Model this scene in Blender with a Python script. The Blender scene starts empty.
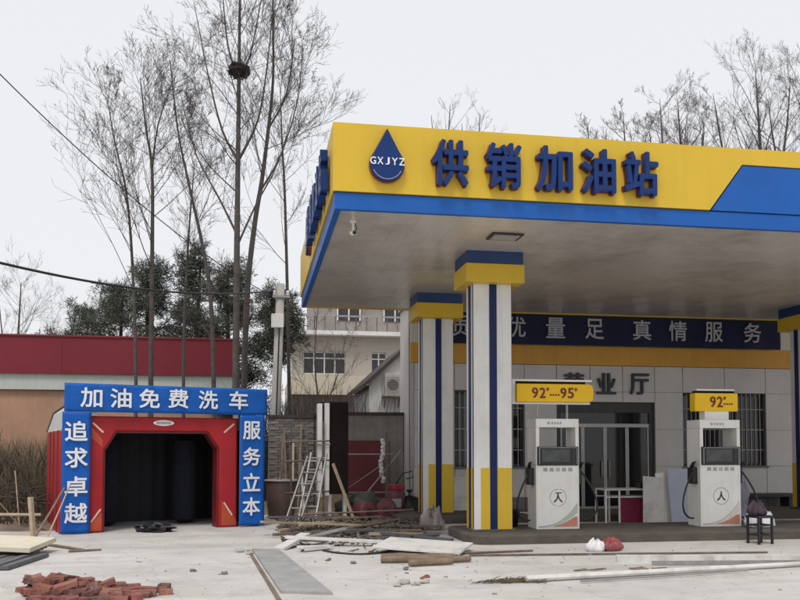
import bpy, math, random
from mathutils import Vector, Matrix, noise
R = math.radians
scene = bpy.context.scene
col = scene.collection
rnd = random.Random(7)

# ---------------------------------------------------------------- camera
cd = bpy.data.cameras.new("camera")
cam = bpy.data.objects.new("camera", cd); col.objects.link(cam)
cam.location = (0, 0, 1.55)
cam.rotation_euler = (R(90 + 2.5), 0, R(-9.75))
cd.sensor_width = 36.0; cd.sensor_fit = 'HORIZONTAL'
cd.lens = 36.0 * 850 / 800
cd.shift_y = (450 - 850 * math.tan(R(2.5)) - 300) / 800
cd.clip_start = 0.1; cd.clip_end = 2000
scene.camera = cam

# ---------------------------------------------------------------- sky, sun, exposure (overcast winter day)
SUN_EL, SUN_AZ = 60, 205
w = bpy.data.worlds.new("World"); scene.world = w; w.use_nodes = True
nt = w.node_tree; nt.nodes.clear()
sky = nt.nodes.new('ShaderNodeTexSky'); sky.sky_type = 'NISHITA'; sky.sun_disc = False
sky.sun_elevation = R(SUN_EL); sky.sun_rotation = R(SUN_AZ)
sky.air_density = 1.0; sky.dust_density = 4.0; sky.ozone_density = 1.0
sk = nt.nodes.new('ShaderNodeMix'); sk.data_type = 'RGBA'
sk.inputs[0].default_value = 0.90
sk.inputs[7].default_value = (7.95, 8.0, 8.22, 1)        # even cloud cover
bg = nt.nodes.new('ShaderNodeBackground'); bg.inputs[1].default_value = 0.1
wo = nt.nodes.new('ShaderNodeOutputWorld')
nt.links.new(sky.outputs[0], sk.inputs[6]); nt.links.new(sk.outputs[2], bg.inputs[0]); nt.links.new(bg.outputs[0], wo.inputs[0])
sl = bpy.data.lights.new("sun", 'SUN'); sl.energy = 1.5; sl.angle = R(16); sl.color = (1.0, 0.97, 0.93)
so = bpy.data.objects.new("sun", sl); col.objects.link(so)
so.rotation_euler = (R(90 - SUN_EL), 0, R(180 - SUN_AZ + 0)); so.location = (-10, -10, 30)
vs = scene.view_settings
vs.view_transform = 'Standard'; vs.look = 'None'; vs.exposure = 0.22; vs.gamma = 1.0; vs.use_curve_mapping = False

# ---------------------------------------------------------------- materials
MATS = {}
def M(name, c, rough=.6, var=.15, scale=3.0, metal=0.0, bump=0.0, bscale=30.0, streak=0.0, dirt=None, dirt_amt=0.0, dirt_scale=1.2, spec=.5):
    if name in MATS: return MATS[name]
    m = bpy.data.materials.new(name); m.use_nodes = True
    n = m.node_tree.nodes; l = m.node_tree.links
    b = n['Principled BSDF']; b.inputs['Roughness'].default_value = rough; b.inputs['Metallic'].default_value = metal
    b.inputs['Specular IOR Level'].default_value = spec
    tc = n.new('ShaderNodeTexCoord')
    no = n.new('ShaderNodeTexNoise'); no.inputs['Scale'].default_value = scale; no.inputs['Detail'].default_value = 6
    no.inputs['Roughness'].default_value = .65
    l.new(tc.outputs['Object'], no.inputs['Vector'])
    ra = n.new('ShaderNodeValToRGB')
    lo = [max(0, x * (1 - var)) for x in c[:3]]; hi = [min(1, x * (1 + var)) for x in c[:3]]
    ra.color_ramp.elements[0].position = .3; ra.color_ramp.elements[1].position = .7
    ra.color_ramp.elements[0].color = (*lo, 1); ra.color_ramp.elements[1].color = (*hi, 1)
    l.new(no.outputs[0], ra.inputs[0]); out = ra.outputs[0]
    if streak > 0:
        mp = n.new('ShaderNodeMapping'); mp.inputs['Scale'].default_value = (9, 9, .6)
        l.new(tc.outputs['Object'], mp.inputs[0])
        s = n.new('ShaderNodeTexNoise'); s.inputs['Scale'].default_value = 1.0; s.inputs['Detail'].default_value = 5
        l.new(mp.outputs[0], s.inputs['Vector'])
        r2 = n.new('ShaderNodeMapRange'); r2.inputs[1].default_value = .5; r2.inputs[2].default_value = .75; r2.inputs[4].default_value = streak
        l.new(s.outputs[0], r2.inputs[0])
        mx = n.new('ShaderNodeMix'); mx.data_type = 'RGBA'; l.new(r2.outputs[0], mx.inputs[0]); l.new(out, mx.inputs[6])
        mx.inputs[7].default_value = (*[x * .45 + .02 for x in c[:3]], 1); out = mx.outputs[2]
    if dirt:
        s = n.new('ShaderNodeTexNoise'); s.inputs['Scale'].default_value = dirt_scale; s.inputs['Detail'].default_value = 8; s.inputs['Roughness'].default_value = .7
        l.new(tc.outputs['Object'], s.inputs['Vector'])
        r2 = n.new('ShaderNodeMapRange'); r2.inputs[1].default_value = .48; r2.inputs[2].default_value = .72; r2.inputs[4].default_value = dirt_amt
        l.new(s.outputs[0], r2.inputs[0])
        mx = n.new('ShaderNodeMix'); mx.data_type = 'RGBA'; l.new(r2.outputs[0], mx.inputs[0]); l.new(out, mx.inputs[6])
        mx.inputs[7].default_value = (*dirt, 1); out = mx.outputs[2]
    l.new(out, b.inputs['Base Color'])
    if bump > 0:
        bn = n.new('ShaderNodeTexNoise'); bn.inputs['Scale'].default_value = bscale; bn.inputs['Detail'].default_value = 5
        l.new(tc.outputs['Object'], bn.inputs['Vector'])
        bu = n.new('ShaderNodeBump'); bu.inputs['Strength'].default_value = bump; bu.inputs['Distance'].default_value = .02
        l.new(bn.outputs[0], bu.inputs['Height']); l.new(bu.outputs[0], b.inputs['Normal'])
    MATS[name] = m; return m

GRIME = (.12, .10, .08)
yellow = M('yellow paint', (.66, .44, .045), .38, .05, .8, streak=.10, dirt=(.5, .35, .07), dirt_amt=.18, spec=.22, bump=.12, bscale=.9)
blue = M('blue paint', (.014, .105, .40), .35, .10, 1.0, dirt=(.05, .1, .28), dirt_amt=.3, spec=.22, bump=.12, bscale=.9)
navy = M('navy paint', (.012, .022, .10), .35, .15, 2, spec=.22)
letter_navy = M('navy acrylic', (.009, .034, .15), .3, .1, 2, spec=.22)
letter_rim = M('red letter edge', (.22, .03, .03), .4, .1, 2)
white = M('white paint', (.74, .73, .71), .4, .05, 1.5, streak=.25, dirt=(.45, .42, .37), dirt_amt=.35)
white_clean = M('white enamel', (.78, .77, .73), .35, .04, 2, streak=.08, dirt=(.5, .46, .4), dirt_amt=.25, dirt_scale=3)
soffit_m = M('soffit aluminium', (.62, .575, .525), .26, .10, .5, metal=.2, dirt=(.34, .30, .26), dirt_amt=.7, dirt_scale=.7)  # grime blotches, their dark tint also standing in for shade at the rear
black = M('black plastic', (.015, .015, .017), .45, .2, 5)
dark_metal = M('dark metal', (.05, .048, .05), .45, .2, 5, metal=.5)
glass = M('dark glass', (.016, .017, .018), .04, .2, 2)
alu = M('aluminium frame', (.36, .36, .36), .4, .1, 5, metal=.6)
stone = M('grey wall panel', (.62, .60, .585), .5, .07, 1.2, streak=.12, bump=.05)
stone_base = M('dark plinth stone', (.16, .155, .15), .6, .15, 3, bump=.1)
concrete = M('concrete', (.40, .385, .36), .85, .12, 1.5, bump=.25, dirt=(.22, .2, .17), dirt_amt=.6)
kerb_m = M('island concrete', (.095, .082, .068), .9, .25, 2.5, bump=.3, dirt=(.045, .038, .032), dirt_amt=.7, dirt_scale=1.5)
sign_yellow = M('sign yellow', (.85, .52, .02), .35, .05, 3, spec=.22)
print_red = M('print dark red', (.16, .015, .01), .5, .1, 5)
print_white = M('print white', (.78, .79, .82), .5, .04, 5)
print_grey = M('print grey', (.36, .34, .33), .5, .2, 20)
print_black = M('print black', (.02, .018, .016), .5, .1, 5)
print_silver = M('print pale grey', (.42, .43, .46), .5, .1, 5)
banner_blue = M('banner blue', (.008, .10, .42), .45, .14, 2.5, bump=.15, bscale=4, spec=.22)
banner_navy = M('banner navy', (.010, .014, .05), .5, .15, 1.5, bump=.1, bscale=4, spec=.22)
wash_red = M('wash red shell', (.36, .018, .026), .38, .18, 1.6, streak=.15, dirt=(.22, .03, .03), dirt_amt=.4, spec=.22)
wash_orange = M('orange decal', (.72, .16, .03), .4, .1, 3)
wash_dark = M('dark curtain', (.012, .014, .020), .7, .2, 2, bump=.3, bscale=5)  # dark colour also stands in for the shade inside the tunnel
tent_grey = M('grey tent fabric', (.40, .40, .38), .7, .12, 3, bump=.2, bscale=6)
fascia_red = M('red sheet', (.20, .024, .036), .45, .10, .5, streak=.12, dirt=(.2, .02, .03), dirt_amt=.3, spec=.22)
pale_band = M('pale green band', (.50, .53, .48), .7, .08, .8, streak=.3)
salmon = M('salmon render', (.44, .26, .17), .9, .10, .8, streak=.25, bump=.2, dirt=(.25, .16, .11), dirt_amt=.5)
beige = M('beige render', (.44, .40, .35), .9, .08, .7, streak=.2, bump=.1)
cream = M('cream band', (.54, .475, .37), .8, .06, .7, streak=.15)
brown_dark = M('dark brown board', (.014, .009, .008), .7, .25, 3, spec=.15)
red_dark = M('maroon steel sheet', (.13, .014, .018), .55, .2, 2, streak=.3)
rust = M('rusty steel', (.16, .12, .10), .7, .35, 6, metal=.3, bump=.2)
galv = M('galvanised steel', (.34, .33, .32), .45, .2, 6, metal=.5)
wood_pale = M('pale timber', (.42, .33, .23), .8, .2, 8, bump=.2)
wood_old = M('weathered timber', (.20, .145, .10), .85, .3, 8, bump=.3)
cream_board = M('cream foam board', (.68, .62, .48), .7, .06, 2, dirt=(.4, .35, .26), dirt_amt=.4)
white_board = M('white board', (.66, .65, .62), .6, .08, 2, dirt=(.30, .27, .235), dirt_amt=.75, dirt_scale=2.2)
blue_board = M('pale blue board', (.42, .47, .58), .5, .1, 2, dirt=(.4, .4, .4), dirt_amt=.3)
grey_sheet = M('grey roofing sheet', (.10, .105, .11), .5, .2, 3)
pole_m = M('pole concrete', (.42, .40, .37), .9, .12, 3, bump=.15, streak=.2)
bark = M('poplar bark', (.085, .075, .068), .95, .35, 5, bump=.5, bscale=15)
twig_m = M('twig bark', (.075, .062, .055), .95, .3, 3)
pine_m = M('pine needles', (.060, .068, .046), .8, .45, .9)
pine_bark = M('pine bark', (.07, .05, .04), .95, .3, 5)
weed_m = M('dry weeds', (.125, .095, .062), .95, .4, 1.5)
weed_dark = M('dark undergrowth', (.055, .042, .028), .95, .5, 1.5)
soil = M('bare soil', (.17, .13, .095), .95, .35, 1.5, bump=.6, bscale=8)
nest_m = M('nest sticks', (.022, .018, .015), .95, .3, 8)
brick_ms = [M('red brick ' + k, c, .9, .22, 9, bump=.4, bscale=40, dirt=(.35, .27, .23), dirt_amt=.5, dirt_scale=7)
            for k, c in (('a', (.25, .085, .060)), ('b', (.19, .062, .050)), ('c', (.30, .12, .088)), ('d', (.13, .055, .048)))]
wallbrick = M('grey brick', (.20, .18, .165), .9, .25, 4, bump=.4, bscale=25)
wallbricks = [M('grey brick ' + k, c, .9, .25, 4, bump=.4, bscale=25) for k, c in (('a', (.20, .18, .165)), ('b', (.15, .135, .125)), ('c', (.25, .225, .205)))]
mortar = M('mortar', (.17, .16, .15), .95, .15, 5)
cloth_grey = M('grey sackcloth', (.36, .33, .30), .9, .3, 5, bump=.4)
cloth_purple = M('violet grey plastic', (.26, .25, .33), .4, .3, 4, bump=.2)
plastic_white = M('white plastic bag', (.72, .71, .72), .45, .08, 4)
plastic_red = M('red plastic', (.34, .03, .04), .4, .15, 4)
magenta = M('magenta cloth', (.22, .012, .06), .7, .25, 3, bump=.2)
green_tarp = M('dark green tarp', (.06, .07, .055), .7, .4, 4, bump=.4)
pot_brown = M('brown glazed tank', (.13, .095, .085), .45, .2, 3, streak=.3)
ac_m = M('air conditioner casing', (.46, .44, .40), .5, .1, 4, streak=.2)
shed_white = M('white shed sheet', (.66, .65, .63), .6, .06, 2, streak=.3)
roof_dark = M('dark roof tile', (.055, .045, .040), .85, .3, 4, bump=.4)

# ground: pale dusty concrete with broad stains, fine grain and hairline cracks
def ground_mat():
    m = bpy.data.materials.new('forecourt concrete'); m.use_nodes = True
    n = m.node_tree.nodes; l = m.node_tree.links; b = n['Principled BSDF']; b.inputs['Roughness'].default_value = .9
    b.inputs['Specular IOR Level'].default_value = .3
    tc = n.new('ShaderNodeTexCoord')
    def nz(s, d=8, r=.65, dist=0):
        x = n.new('ShaderNodeTexNoise'); x.inputs['Scale'].default_value = s; x.inputs['Detail'].default_value = d
        x.inputs['Roughness'].default_value = r; x.inputs['Distortion'].default_value = dist
        l.new(tc.outputs['Object'], x.inputs['Vector']); return x
    def rng(o, a, b2, c, d):
        x = n.new('ShaderNodeMapRange'); x.inputs[1].default_value = a; x.inputs[2].default_value = b2
        x.inputs[3].default_value = c; x.inputs[4].default_value = d; l.new(o, x.inputs[0]); return x.outputs[0]
    def mix(f, a, c, bl='MIX'):
        x = n.new('ShaderNodeMix'); x.data_type = 'RGBA'; x.blend_type = bl
        l.new(f, x.inputs[0])
        if isinstance(a, tuple): x.inputs[6].default_value = (*a, 1)
        else: l.new(a, x.inputs[6])
        x.inputs[7].default_value = (*c, 1); return x.outputs[2]
    c = mix(rng(nz(.35, 6).outputs[0], .35, .65, 0, 1), (.60, .58, .553), (.50, .48, .455))
    c = mix(rng(nz(1.3, 9, .72, .6).outputs[0], .50, .70, 0, .7), c, (.36, .335, .305))
    c = mix(rng(nz(5.5, 8, .7).outputs[0], .57, .76, 0, .4), c, (.30, .275, .245))
    c = mix(rng(nz(60, 4).outputs[0], .55, .75, 0, .35), c, (.28, .26, .24))
    mp = n.new('ShaderNodeMapping'); mp.inputs['Scale'].default_value = (.16, 1.1, 1); l.new(tc.outputs['Object'], mp.inputs[0])
    sn = nz(1.0, 9, .68, .5); l.new(mp.outputs[0], sn.inputs['Vector'])
    c = mix(rng(sn.outputs[0], .48, .66, 0, .65), c, (.40, .375, .345))
    v = n.new('ShaderNodeTexVoronoi'); v.feature = 'DISTANCE_TO_EDGE'; v.inputs['Scale'].default_value = .33
    dn = nz(1.6, 6, .6)
    va = n.new('ShaderNodeVectorMath'); va.operation = 'MULTIPLY_ADD'
    l.new(dn.outputs[1], va.inputs[0]); va.inputs[1].default_value = (.7, .7, 0); l.new(tc.outputs['Object'], va.inputs[2])
    l.new(va.outputs[0], v.inputs['Vector'])
    c = mix(rng(v.outputs[0], .0, .003, .32, 0), c, (.16, .145, .13))
    l.new(c, b.inputs['Base Color'])
    bu = n.new('ShaderNodeBump'); bu.inputs['Strength'].default_value = .35; bu.inputs['Distance'].default_value = .02
    l.new(nz(25, 6).outputs[0], bu.inputs['Height']); l.new(bu.outputs[0], b.inputs['Normal'])
    return m
ground_m = ground_mat()

# ---------------------------------------------------------------- mesh builder
class MB:
    def __init__(s): s.v = []; s.f = []
    def add(s, vs_, fs):
        o = len(s.v); s.v += [tuple(p) for p in vs_]; s.f += [tuple(i + o for i in q) for q in fs]; return s
    def box(s, x0, x1, y0, y1, z0, z1):
        return s.add([(x0, y0, z0), (x1, y0, z0), (x1, y1, z0), (x0, y1, z0), (x0, y0, z1), (x1, y0, z1), (x1, y1, z1), (x0, y1, z1)],
                     [(3, 2, 1, 0), (4, 5, 6, 7), (0, 1, 5, 4), (1, 2, 6, 5), (2, 3, 7, 6), (3, 0, 4, 7)])
    def obox(s, c, size, m):
        a, b, d = [x / 2 for x in size]; c = Vector(c)
        return s.add([c + m @ Vector((i * a, j * b, k * d)) for i, j, k in ((-1, -1, -1), (1, -1, -1), (1, 1, -1), (-1, 1, -1), (-1, -1, 1), (1, -1, 1), (1, 1, 1), (-1, 1, 1))],
                     [(3, 2, 1, 0), (4, 5, 6, 7), (0, 1, 5, 4), (1, 2, 6, 5), (2, 3, 7, 6), (3, 0, 4, 7)])
    def beam(s, p, q, wd, ht):
        p = Vector(p); q = Vector(q); d = q - p
        return s.obox((p + q) / 2, (d.length, wd, ht), d.to_track_quat('X', 'Z').to_matrix())
    def tube(s, path, rad, n=6, cap=True):
        path = [Vector(p) for p in path]; k = len(path)
        if not isinstance(rad, (list, tuple)): rad = [rad] * k
        vs_ = []; ref = None
        for i, p in enumerate(path):
            t = (path[min(i + 1, k - 1)] - path[max(i - 1, 0)])
            if t.length < 1e-9: t = Vector((0, 0, 1))
            t.normalize()
            if ref is None: ref = Vector((1, 0, 0)) if abs(t.x) < .8 else Vector((0, 1, 0))
            a = ref - t * ref.dot(t); a.normalize(); ref = a; b = t.cross(a)
            for j in range(n):
                an = 2 * math.pi * j / n; vs_.append(p + (a * math.cos(an) + b * math.sin(an)) * rad[i])
        fs = [(i * n + j, i * n + (j + 1) % n, (i + 1) * n + (j + 1) % n, (i + 1) * n + j) for i in range(k - 1) for j in range(n)]
        if cap: fs += [tuple(range(n))[::-1], tuple((k - 1) * n + j for j in range(n))]
        return s.add(vs_, fs)
    def prism(s, poly, y0, y1):
        """poly in XZ (counter-clockwise seen from -Y), pushed from y0 (front) to y1 (back)"""
        n = len(poly)
        return s.add([(x, y0, z) for x, z in poly] + [(x, y1, z) for x, z in poly],
                     [tuple(range(n)), tuple(range(2 * n - 1, n - 1, -1))] + [((i + 1) % n, i, n + i, n + (i + 1) % n) for i in range(n)])
    def lathe(s, prof, n=20, c=(0, 0, 0)):
        vs_ = []; k = len(prof)
        for r, z in prof:
            for j in range(n):
                a = 2 * math.pi * j / n; vs_.append((c[0] + r * math.cos(a), c[1] + r * math.sin(a), c[2] + z))
        fs = [(i * n + j, i * n + (j + 1) % n, (i + 1) * n + (j + 1) % n, (i + 1) * n + j) for i in range(k - 1) for j in range(n)]
        fs += [tuple(range(n))[::-1], tuple((k - 1) * n + j for j in range(n))]
        return s.add(vs_, fs)
    def mesh(s, name):
        m = bpy.data.meshes.new(name); m.from_pydata(s.v, [], s.f); m.update(); return m
    def build(s, name, mat, parent=None, loc=None, rotz=0, smooth=False, bevel=0, rot=None):
        m = s.mesh(name); m.materials.append(mat)
        return put(name, m, parent, loc, rotz, smooth, bevel, rot)
def put(name, m, parent=None, loc=None, rotz=0, smooth=False, bevel=0, rot=None):
    if smooth: m.polygons.foreach_set('use_smooth', [True] * len(m.polygons))
    o = bpy.data.objects.new(name, m); col.objects.link(o)
    if loc: o.location = loc
    o.rotation_euler = rot if rot else (0, 0, rotz)
    if parent: o.parent = parent
    if bevel:
        b = o.modifiers.new('bevel', 'BEVEL'); b.width = bevel; b.segments = 2; b.limit_method = 'ANGLE'
    return o
def tag(o, label, cat, group=None, kind=None):
    o['label'] = label
    if cat: o['category'] = cat
    if group: o['group'] = group
    if kind: o['kind'] = kind
    return o
def thing(name, label, cat, loc=(0, 0, 0), rotz=0, group=None):
    o = bpy.data.objects.new(name, None); col.objects.link(o); o.location = loc; o.rotation_euler = (0, 0, rotz)
    o.empty_display_size = .2
    return tag(o, label, cat, group)
def structure(o, label=None):
    o['kind'] = 'structure'
    if label: o['label'] = label
    return o
def B(*a): return MB().box(*a)

# lettering: a glyph standing upright in XZ, face towards -Y, centred on its own box
GL = {}
def glyph(ch, h, depth, bold, mat, wide=None):
    key = (ch, h, depth, bold, mat.name, wide)
    if key in GL: return GL[key]
    cu = bpy.data.curves.new('glyph', 'FONT'); cu.body = ch; cu.size = 1; cu.extrude = .1; cu.resolution_u = 3
    o = bpy.data.objects.new('glyph', cu); col.objects.link(o)
    bpy.context.view_layer.update()
    m = bpy.data.meshes.new_from_object(o.evaluated_get(bpy.context.evaluated_depsgraph_get()))
    bpy.data.objects.remove(o); bpy.data.curves.remove(cu)
    xs = [v.co.x for v in m.vertices]; ys = [v.co.y for v in m.vertices]
    if not xs: return m
    x0, x1, y0, y1 = min(xs), max(xs), min(ys), max(ys); s = h / (y1 - y0); sx = (wide / (x1 - x0)) if wide else s
    for v in m.vertices:
        x, y, z = v.co; v.co = ((x - (x0 + x1) / 2) * sx, -z / .1 * depth / 2 - depth / 2, (y - (y0 + y1) / 2) * s)
    if bold > 0:
        V = [v.co.copy() for v in m.vertices]; F = [tuple(p.vertices) for p in m.polygons]; d = bold * 1.25 * h
        sh = [(0, 0), (d, 0), (-d, 0), (0, d), (0, -d), (d * .7, d * .7), (-d * .7, -d * .7), (d * .7, -d * .7), (-d * .7, d * .7)]
        kx, kz = ((wide or (x1 - x0) * s) - 2 * d) / ((wide or (x1 - x0) * s)), (h - 2 * d) / h
        mb = MB()
        for i, (ax, az) in enumerate(sh): mb.add([(p.x * kx + ax, p.y - .0005 * i, p.z * kz + az) for p in V], F)
        m = mb.mesh('character')
    m.materials.clear(); m.materials.append(mat)
    m.name = 'character'; m.update(); GL[key] = m
    return m
def letter(ch, h, depth, bold, mat, parent, loc, rotz=0, wide=None, name='character'):
    return put(name, glyph(ch, h, depth, bold, mat, wide), parent, loc, rotz)

def blob(mb, c, size, seed, n=14, rough=.25, fr=2.0, flat=0.0):
    """a lumpy closed surface"""
    c = Vector(c); rows = n // 2; vs_ = []
    for i in range(rows + 1):
        th = math.pi * i / rows
        for j in range(n):
            ph = 2 * math.pi * j / n
            d = Vector((math.sin(th) * math.cos(ph), math.sin(th) * math.sin(ph), math.cos(th)))
            k = 1 + rough * noise.noise(d * fr + Vector((seed * 3.1, seed, 0))) * 2 + rough * .5 * noise.noise(d * fr * 2.7 + Vector((seed, 5, 1)))
            p = Vector((d.x * size[0], d.y * size[1], d.z * size[2])) * k
            if p.z < -size[2] * (1 - flat): p.z = -size[2] * (1 - flat)
            vs_.append(c + p)
    mb.add(vs_, [(i * n + j, (i + 1) * n + j, (i + 1) * n + (j + 1) % n, i * n + (j + 1) % n) for i in range(rows) for j in range(n)])
    return mb

# ================================================================ the setting
gb = MB(); gb.add([(-300, -60, 0), (300, -60, 0), (300, 500, 0), (-300, 500, 0)], [(0, 1, 2, 3)])
structure(gb.build('ground', ground_m))
# unpaved strip behind the car wash and along the red building, a low uneven bank
def board(name, label, c, size, rot, mat, cat='board', group=None):
    o = B(-size[0] / 2, size[0] / 2, -size[1] / 2, size[1] / 2, -size[2] / 2, size[2] / 2).build(name, mat, None, c, rot=rot, bevel=.004); return tag(o, label, cat, group)
def soil_patch(name, x0, x1, y0, y1, h, nx, ny, seed, edge=.25):
    mb = MB(); vs_ = []
    for j in range(ny + 1):
        for i in range(nx + 1):
            a, b = i / nx, j / ny
            k = min(a, 1 - a, b, 1 - b); fall = min(1, k / edge)
            p = Vector((x0 + (x1 - x0) * a, y0 + (y1 - y0) * b, 0))
            z = h * fall * (.55 + .9 * (noise.noise(p * .9 + Vector((seed, 0, 0))) * .5 + .5) * .8 + .25 * noise.noise(p * 3.1)) - .015 * (1 - fall)
            p.x += .35 * noise.noise(p * 1.3 + Vector((0, seed, 3))); p.y += .35 * noise.noise(p * 1.1 + Vector((seed, 9, 3)))
            vs_.append((p.x, p.y, z))
    mb.add(vs_, [(j * (nx + 1) + i, j * (nx + 1) + i + 1, (j + 1) * (nx + 1) + i + 1, (j + 1) * (nx + 1) + i) for j in range(ny) for i in range(nx)])
    return structure(mb.build(name, soil, smooth=True))
soil_patch('earth_bank', -16, -3.2, 17.2, 27.2, .32, 60, 46, 2)
soil_patch('yard_earth', .55, 3.2, 15.2, 20.6, .10, 30, 44, 8, .3)
soil_patch('earth_strip', -3.4, 3.6, 20.4, 27.0, .10, 40, 36, 5)

# pump islands (raised concrete kerbs)
def island(name, x0, x1, y0, y1):
    poly = []
    r = .35
    for cx, cy, a0 in ((x1 - r, y0 + r, -90), (x1 - r, y1 - r, 0), (x0 + r, y1 - r, 90), (x0 + r, y0 + r, 180)):
        for k in range(6): a = R(a0 + 18 * k); poly.append((cx + r * math.cos(a), cy + r * math.sin(a)))
    n = len(poly); mb = MB()
    mb.add([(x, y, -.02) for x, y in poly] + [(x, y, .15) for x, y in poly], [tuple(range(n, 2 * n))] + [(i, (i + 1) % n, n + (i + 1) % n, n + i) for i in range(n)])
    return structure(mb.build(name, kerb_m, bevel=.02))
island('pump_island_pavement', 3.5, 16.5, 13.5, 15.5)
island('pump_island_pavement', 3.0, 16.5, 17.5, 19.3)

# grey drain-cover strip in the forecourt
st = MB(); st.add([(-.02, 13.45, .03), (.30, 9.35, .03), (.84, 9.15, .03), (.40, 13.2, .03), (-.02, 13.45, -.03), (.30, 9.35, -.03), (.84, 9.15, -.03), (.46, 13.2, -.03)],
       [(0, 1, 2, 3), (0, 4, 5, 1), (1, 5, 6, 2), (2, 6, 7, 3), (3, 7, 4, 0)])
drain_m = M('drain slab concrete', (.33, .325, .32), .85, .15, 3, bump=.2, dirt=(.22, .21, .2), dirt_amt=.6, dirt_scale=2)
structure(st.build('drain_slab_path', drain_m))
stk = MB().beam((-.07, 13.4, .004), (.27, 8.9, .004), .05, .012); structure(stk.build('drain_gap_ground', soil))

# ================================================================ canopy
CX0, CX1, CY0, CY1, CZ0, CZ1 = 1.07, 19.5, 11.8, 20.3, 4.95, 6.18
cano = thing('station_canopy', 'big yellow and blue flat canopy roof over the fuel pumps', 'canopy', (CX0, CY0, 0))
def cl(x, y, z): return (x - CX0, y - CY0, z)
W_, D_ = CX1 - CX0, CY1 - CY0
MB().prism([(0, 5.20), (5.74, 5.27 - .07), (6.29, 5.93), (W_, 5.93), (W_, CZ1), (0, CZ1)], 0, .10).build('yellow_fascia', yellow, cano)
MB().prism([(5.775, 5.20), (W_, 5.20), (W_, 5.915), (6.305, 5.915)], .012, .10).build('blue_fascia_panel', blue, cano)
MB().box(.03, W_, .03, .12, CZ0, 5.185).build('blue_fascia_band', blue, cano)
MB().box(.02, W_, .05, .10, 5.185, 5.20).build('fascia_groove', navy, cano)
MB().prism([(5.73, 5.20), (5.78, 5.20), (6.312, 5.918), (W_, 5.918), (W_, 5.93), (6.29, 5.93)], .03, .09).build('fascia_groove', navy, cano)
MB().box(0, .10, .10, D_, 5.20, CZ1).build('yellow_side_fascia', yellow, cano)
MB().box(.03, .12, .12, D_, CZ0, 5.19).build('blue_side_band', blue, cano)
MB().box(.10, W_, D_ - .08, D_, CZ0, CZ1).build('rear_fascia', yellow, cano)
MB().box(.1, W_, .1, D_ - .08, 5.95, 6.02).build('roof_deck', galv, cano)
# soffit: one folded aluminium sheet with a narrow groove every 30 cm
sb = MB(); xs = []; x = .12
while x < W_ - .01:
    x2 = min(x + .30, W_); xs += [(x, CZ0 + .02), (x2 - .006, CZ0 + .02), (x2 - .004, CZ0 + .024), (x2 - .002, CZ0 + .024)]; x = x2
k = len(xs)
sb.add([(a, .12, z) for a, z in xs] + [(a, D_ - .08, z) for a, z in xs], [(i + 1, i, k + i, k + i + 1) for i in range(k - 1)])
sb.build('soffit', soffit_m, cano)
# flat ceiling lamps under the soffit
for lx, ly in ((3.93, 12.97), (14.0, 12.97)):
    lp = B(-.26, .26, -.2, .2, -.03, 0).build('ceiling_lamp', dark_metal, cano, cl(lx, ly, CZ0 + .02), bevel=.01)
    B(-.21, .21, -.15, .15, -.036, -.03).build('lamp_glass', print_grey, lp)

def column(cx, cy):
    c = bpy.data.objects.new('column', None); col.objects.link(c); c.parent = cano; c.location = cl(cx, cy, 0)
    z0 = .14; h = .34; dp = .24
    B(-h, h, -dp, dp, z0, 4.45).build('shaft', white, c)
    # cladding strips on the four faces, each a little proud
    for fx in (1, -1):
        s = fx
        B(*sorted((s * (h), s * (h + .006))), -dp, -dp + .05, z0, 4.43).build('edge_trim', black, c)
        B(*sorted((s * (h), s * (h + .012))), -.07, .07, z0, 4.43).build('blue_stripe', navy, c)
        B(*sorted((s * (h), s * (h + .008))), -dp + .06, -.07, z0, 1.24).build('yellow_panel', yellow, c)
        B(*sorted((s * (h), s * (h + .008))), .07, dp, z0, 1.24).build('yellow_panel', yellow, c)
    B(-.055, .075, -dp - .014, -dp, z0, 4.43).build('blue_stripe', blue_col, c)
    B(-.215, -.055, -dp - .010, -dp, z0, 1.24).build('yellow_panel', yellow, c)
    B(.075, h - .005, -dp - .010, -dp, z0, 1.24).build('yellow_panel', yellow, c)
    B(-.065, .065, dp, dp + .014, z0, 4.43).build('blue_stripe', blue_col, c)
    B(-.52, .52, -.46, .46, 4.43, 4.75).build('yellow_capital', yellow, c, bevel=.012)
    B(-.50, .50, -.44, .44, 4.75, 4.985).build('blue_capital', navy_cap, c)
    B(-.40, .40, -.30, .30, .10, .19).build('plinth', kerb_m, c, bevel=.015)
blue_col = M('stripe blue', (.010, .020, .085), .35, .12, 2, spec=.22)
navy_cap = M('capital blue', (.012, .045, .15), .4, .15, 2)
for a, b in ((4.07, 14.45), (12.55, 14.45), (3.97, 18.42), (13.16, 18.42)): column(a, b)

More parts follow.
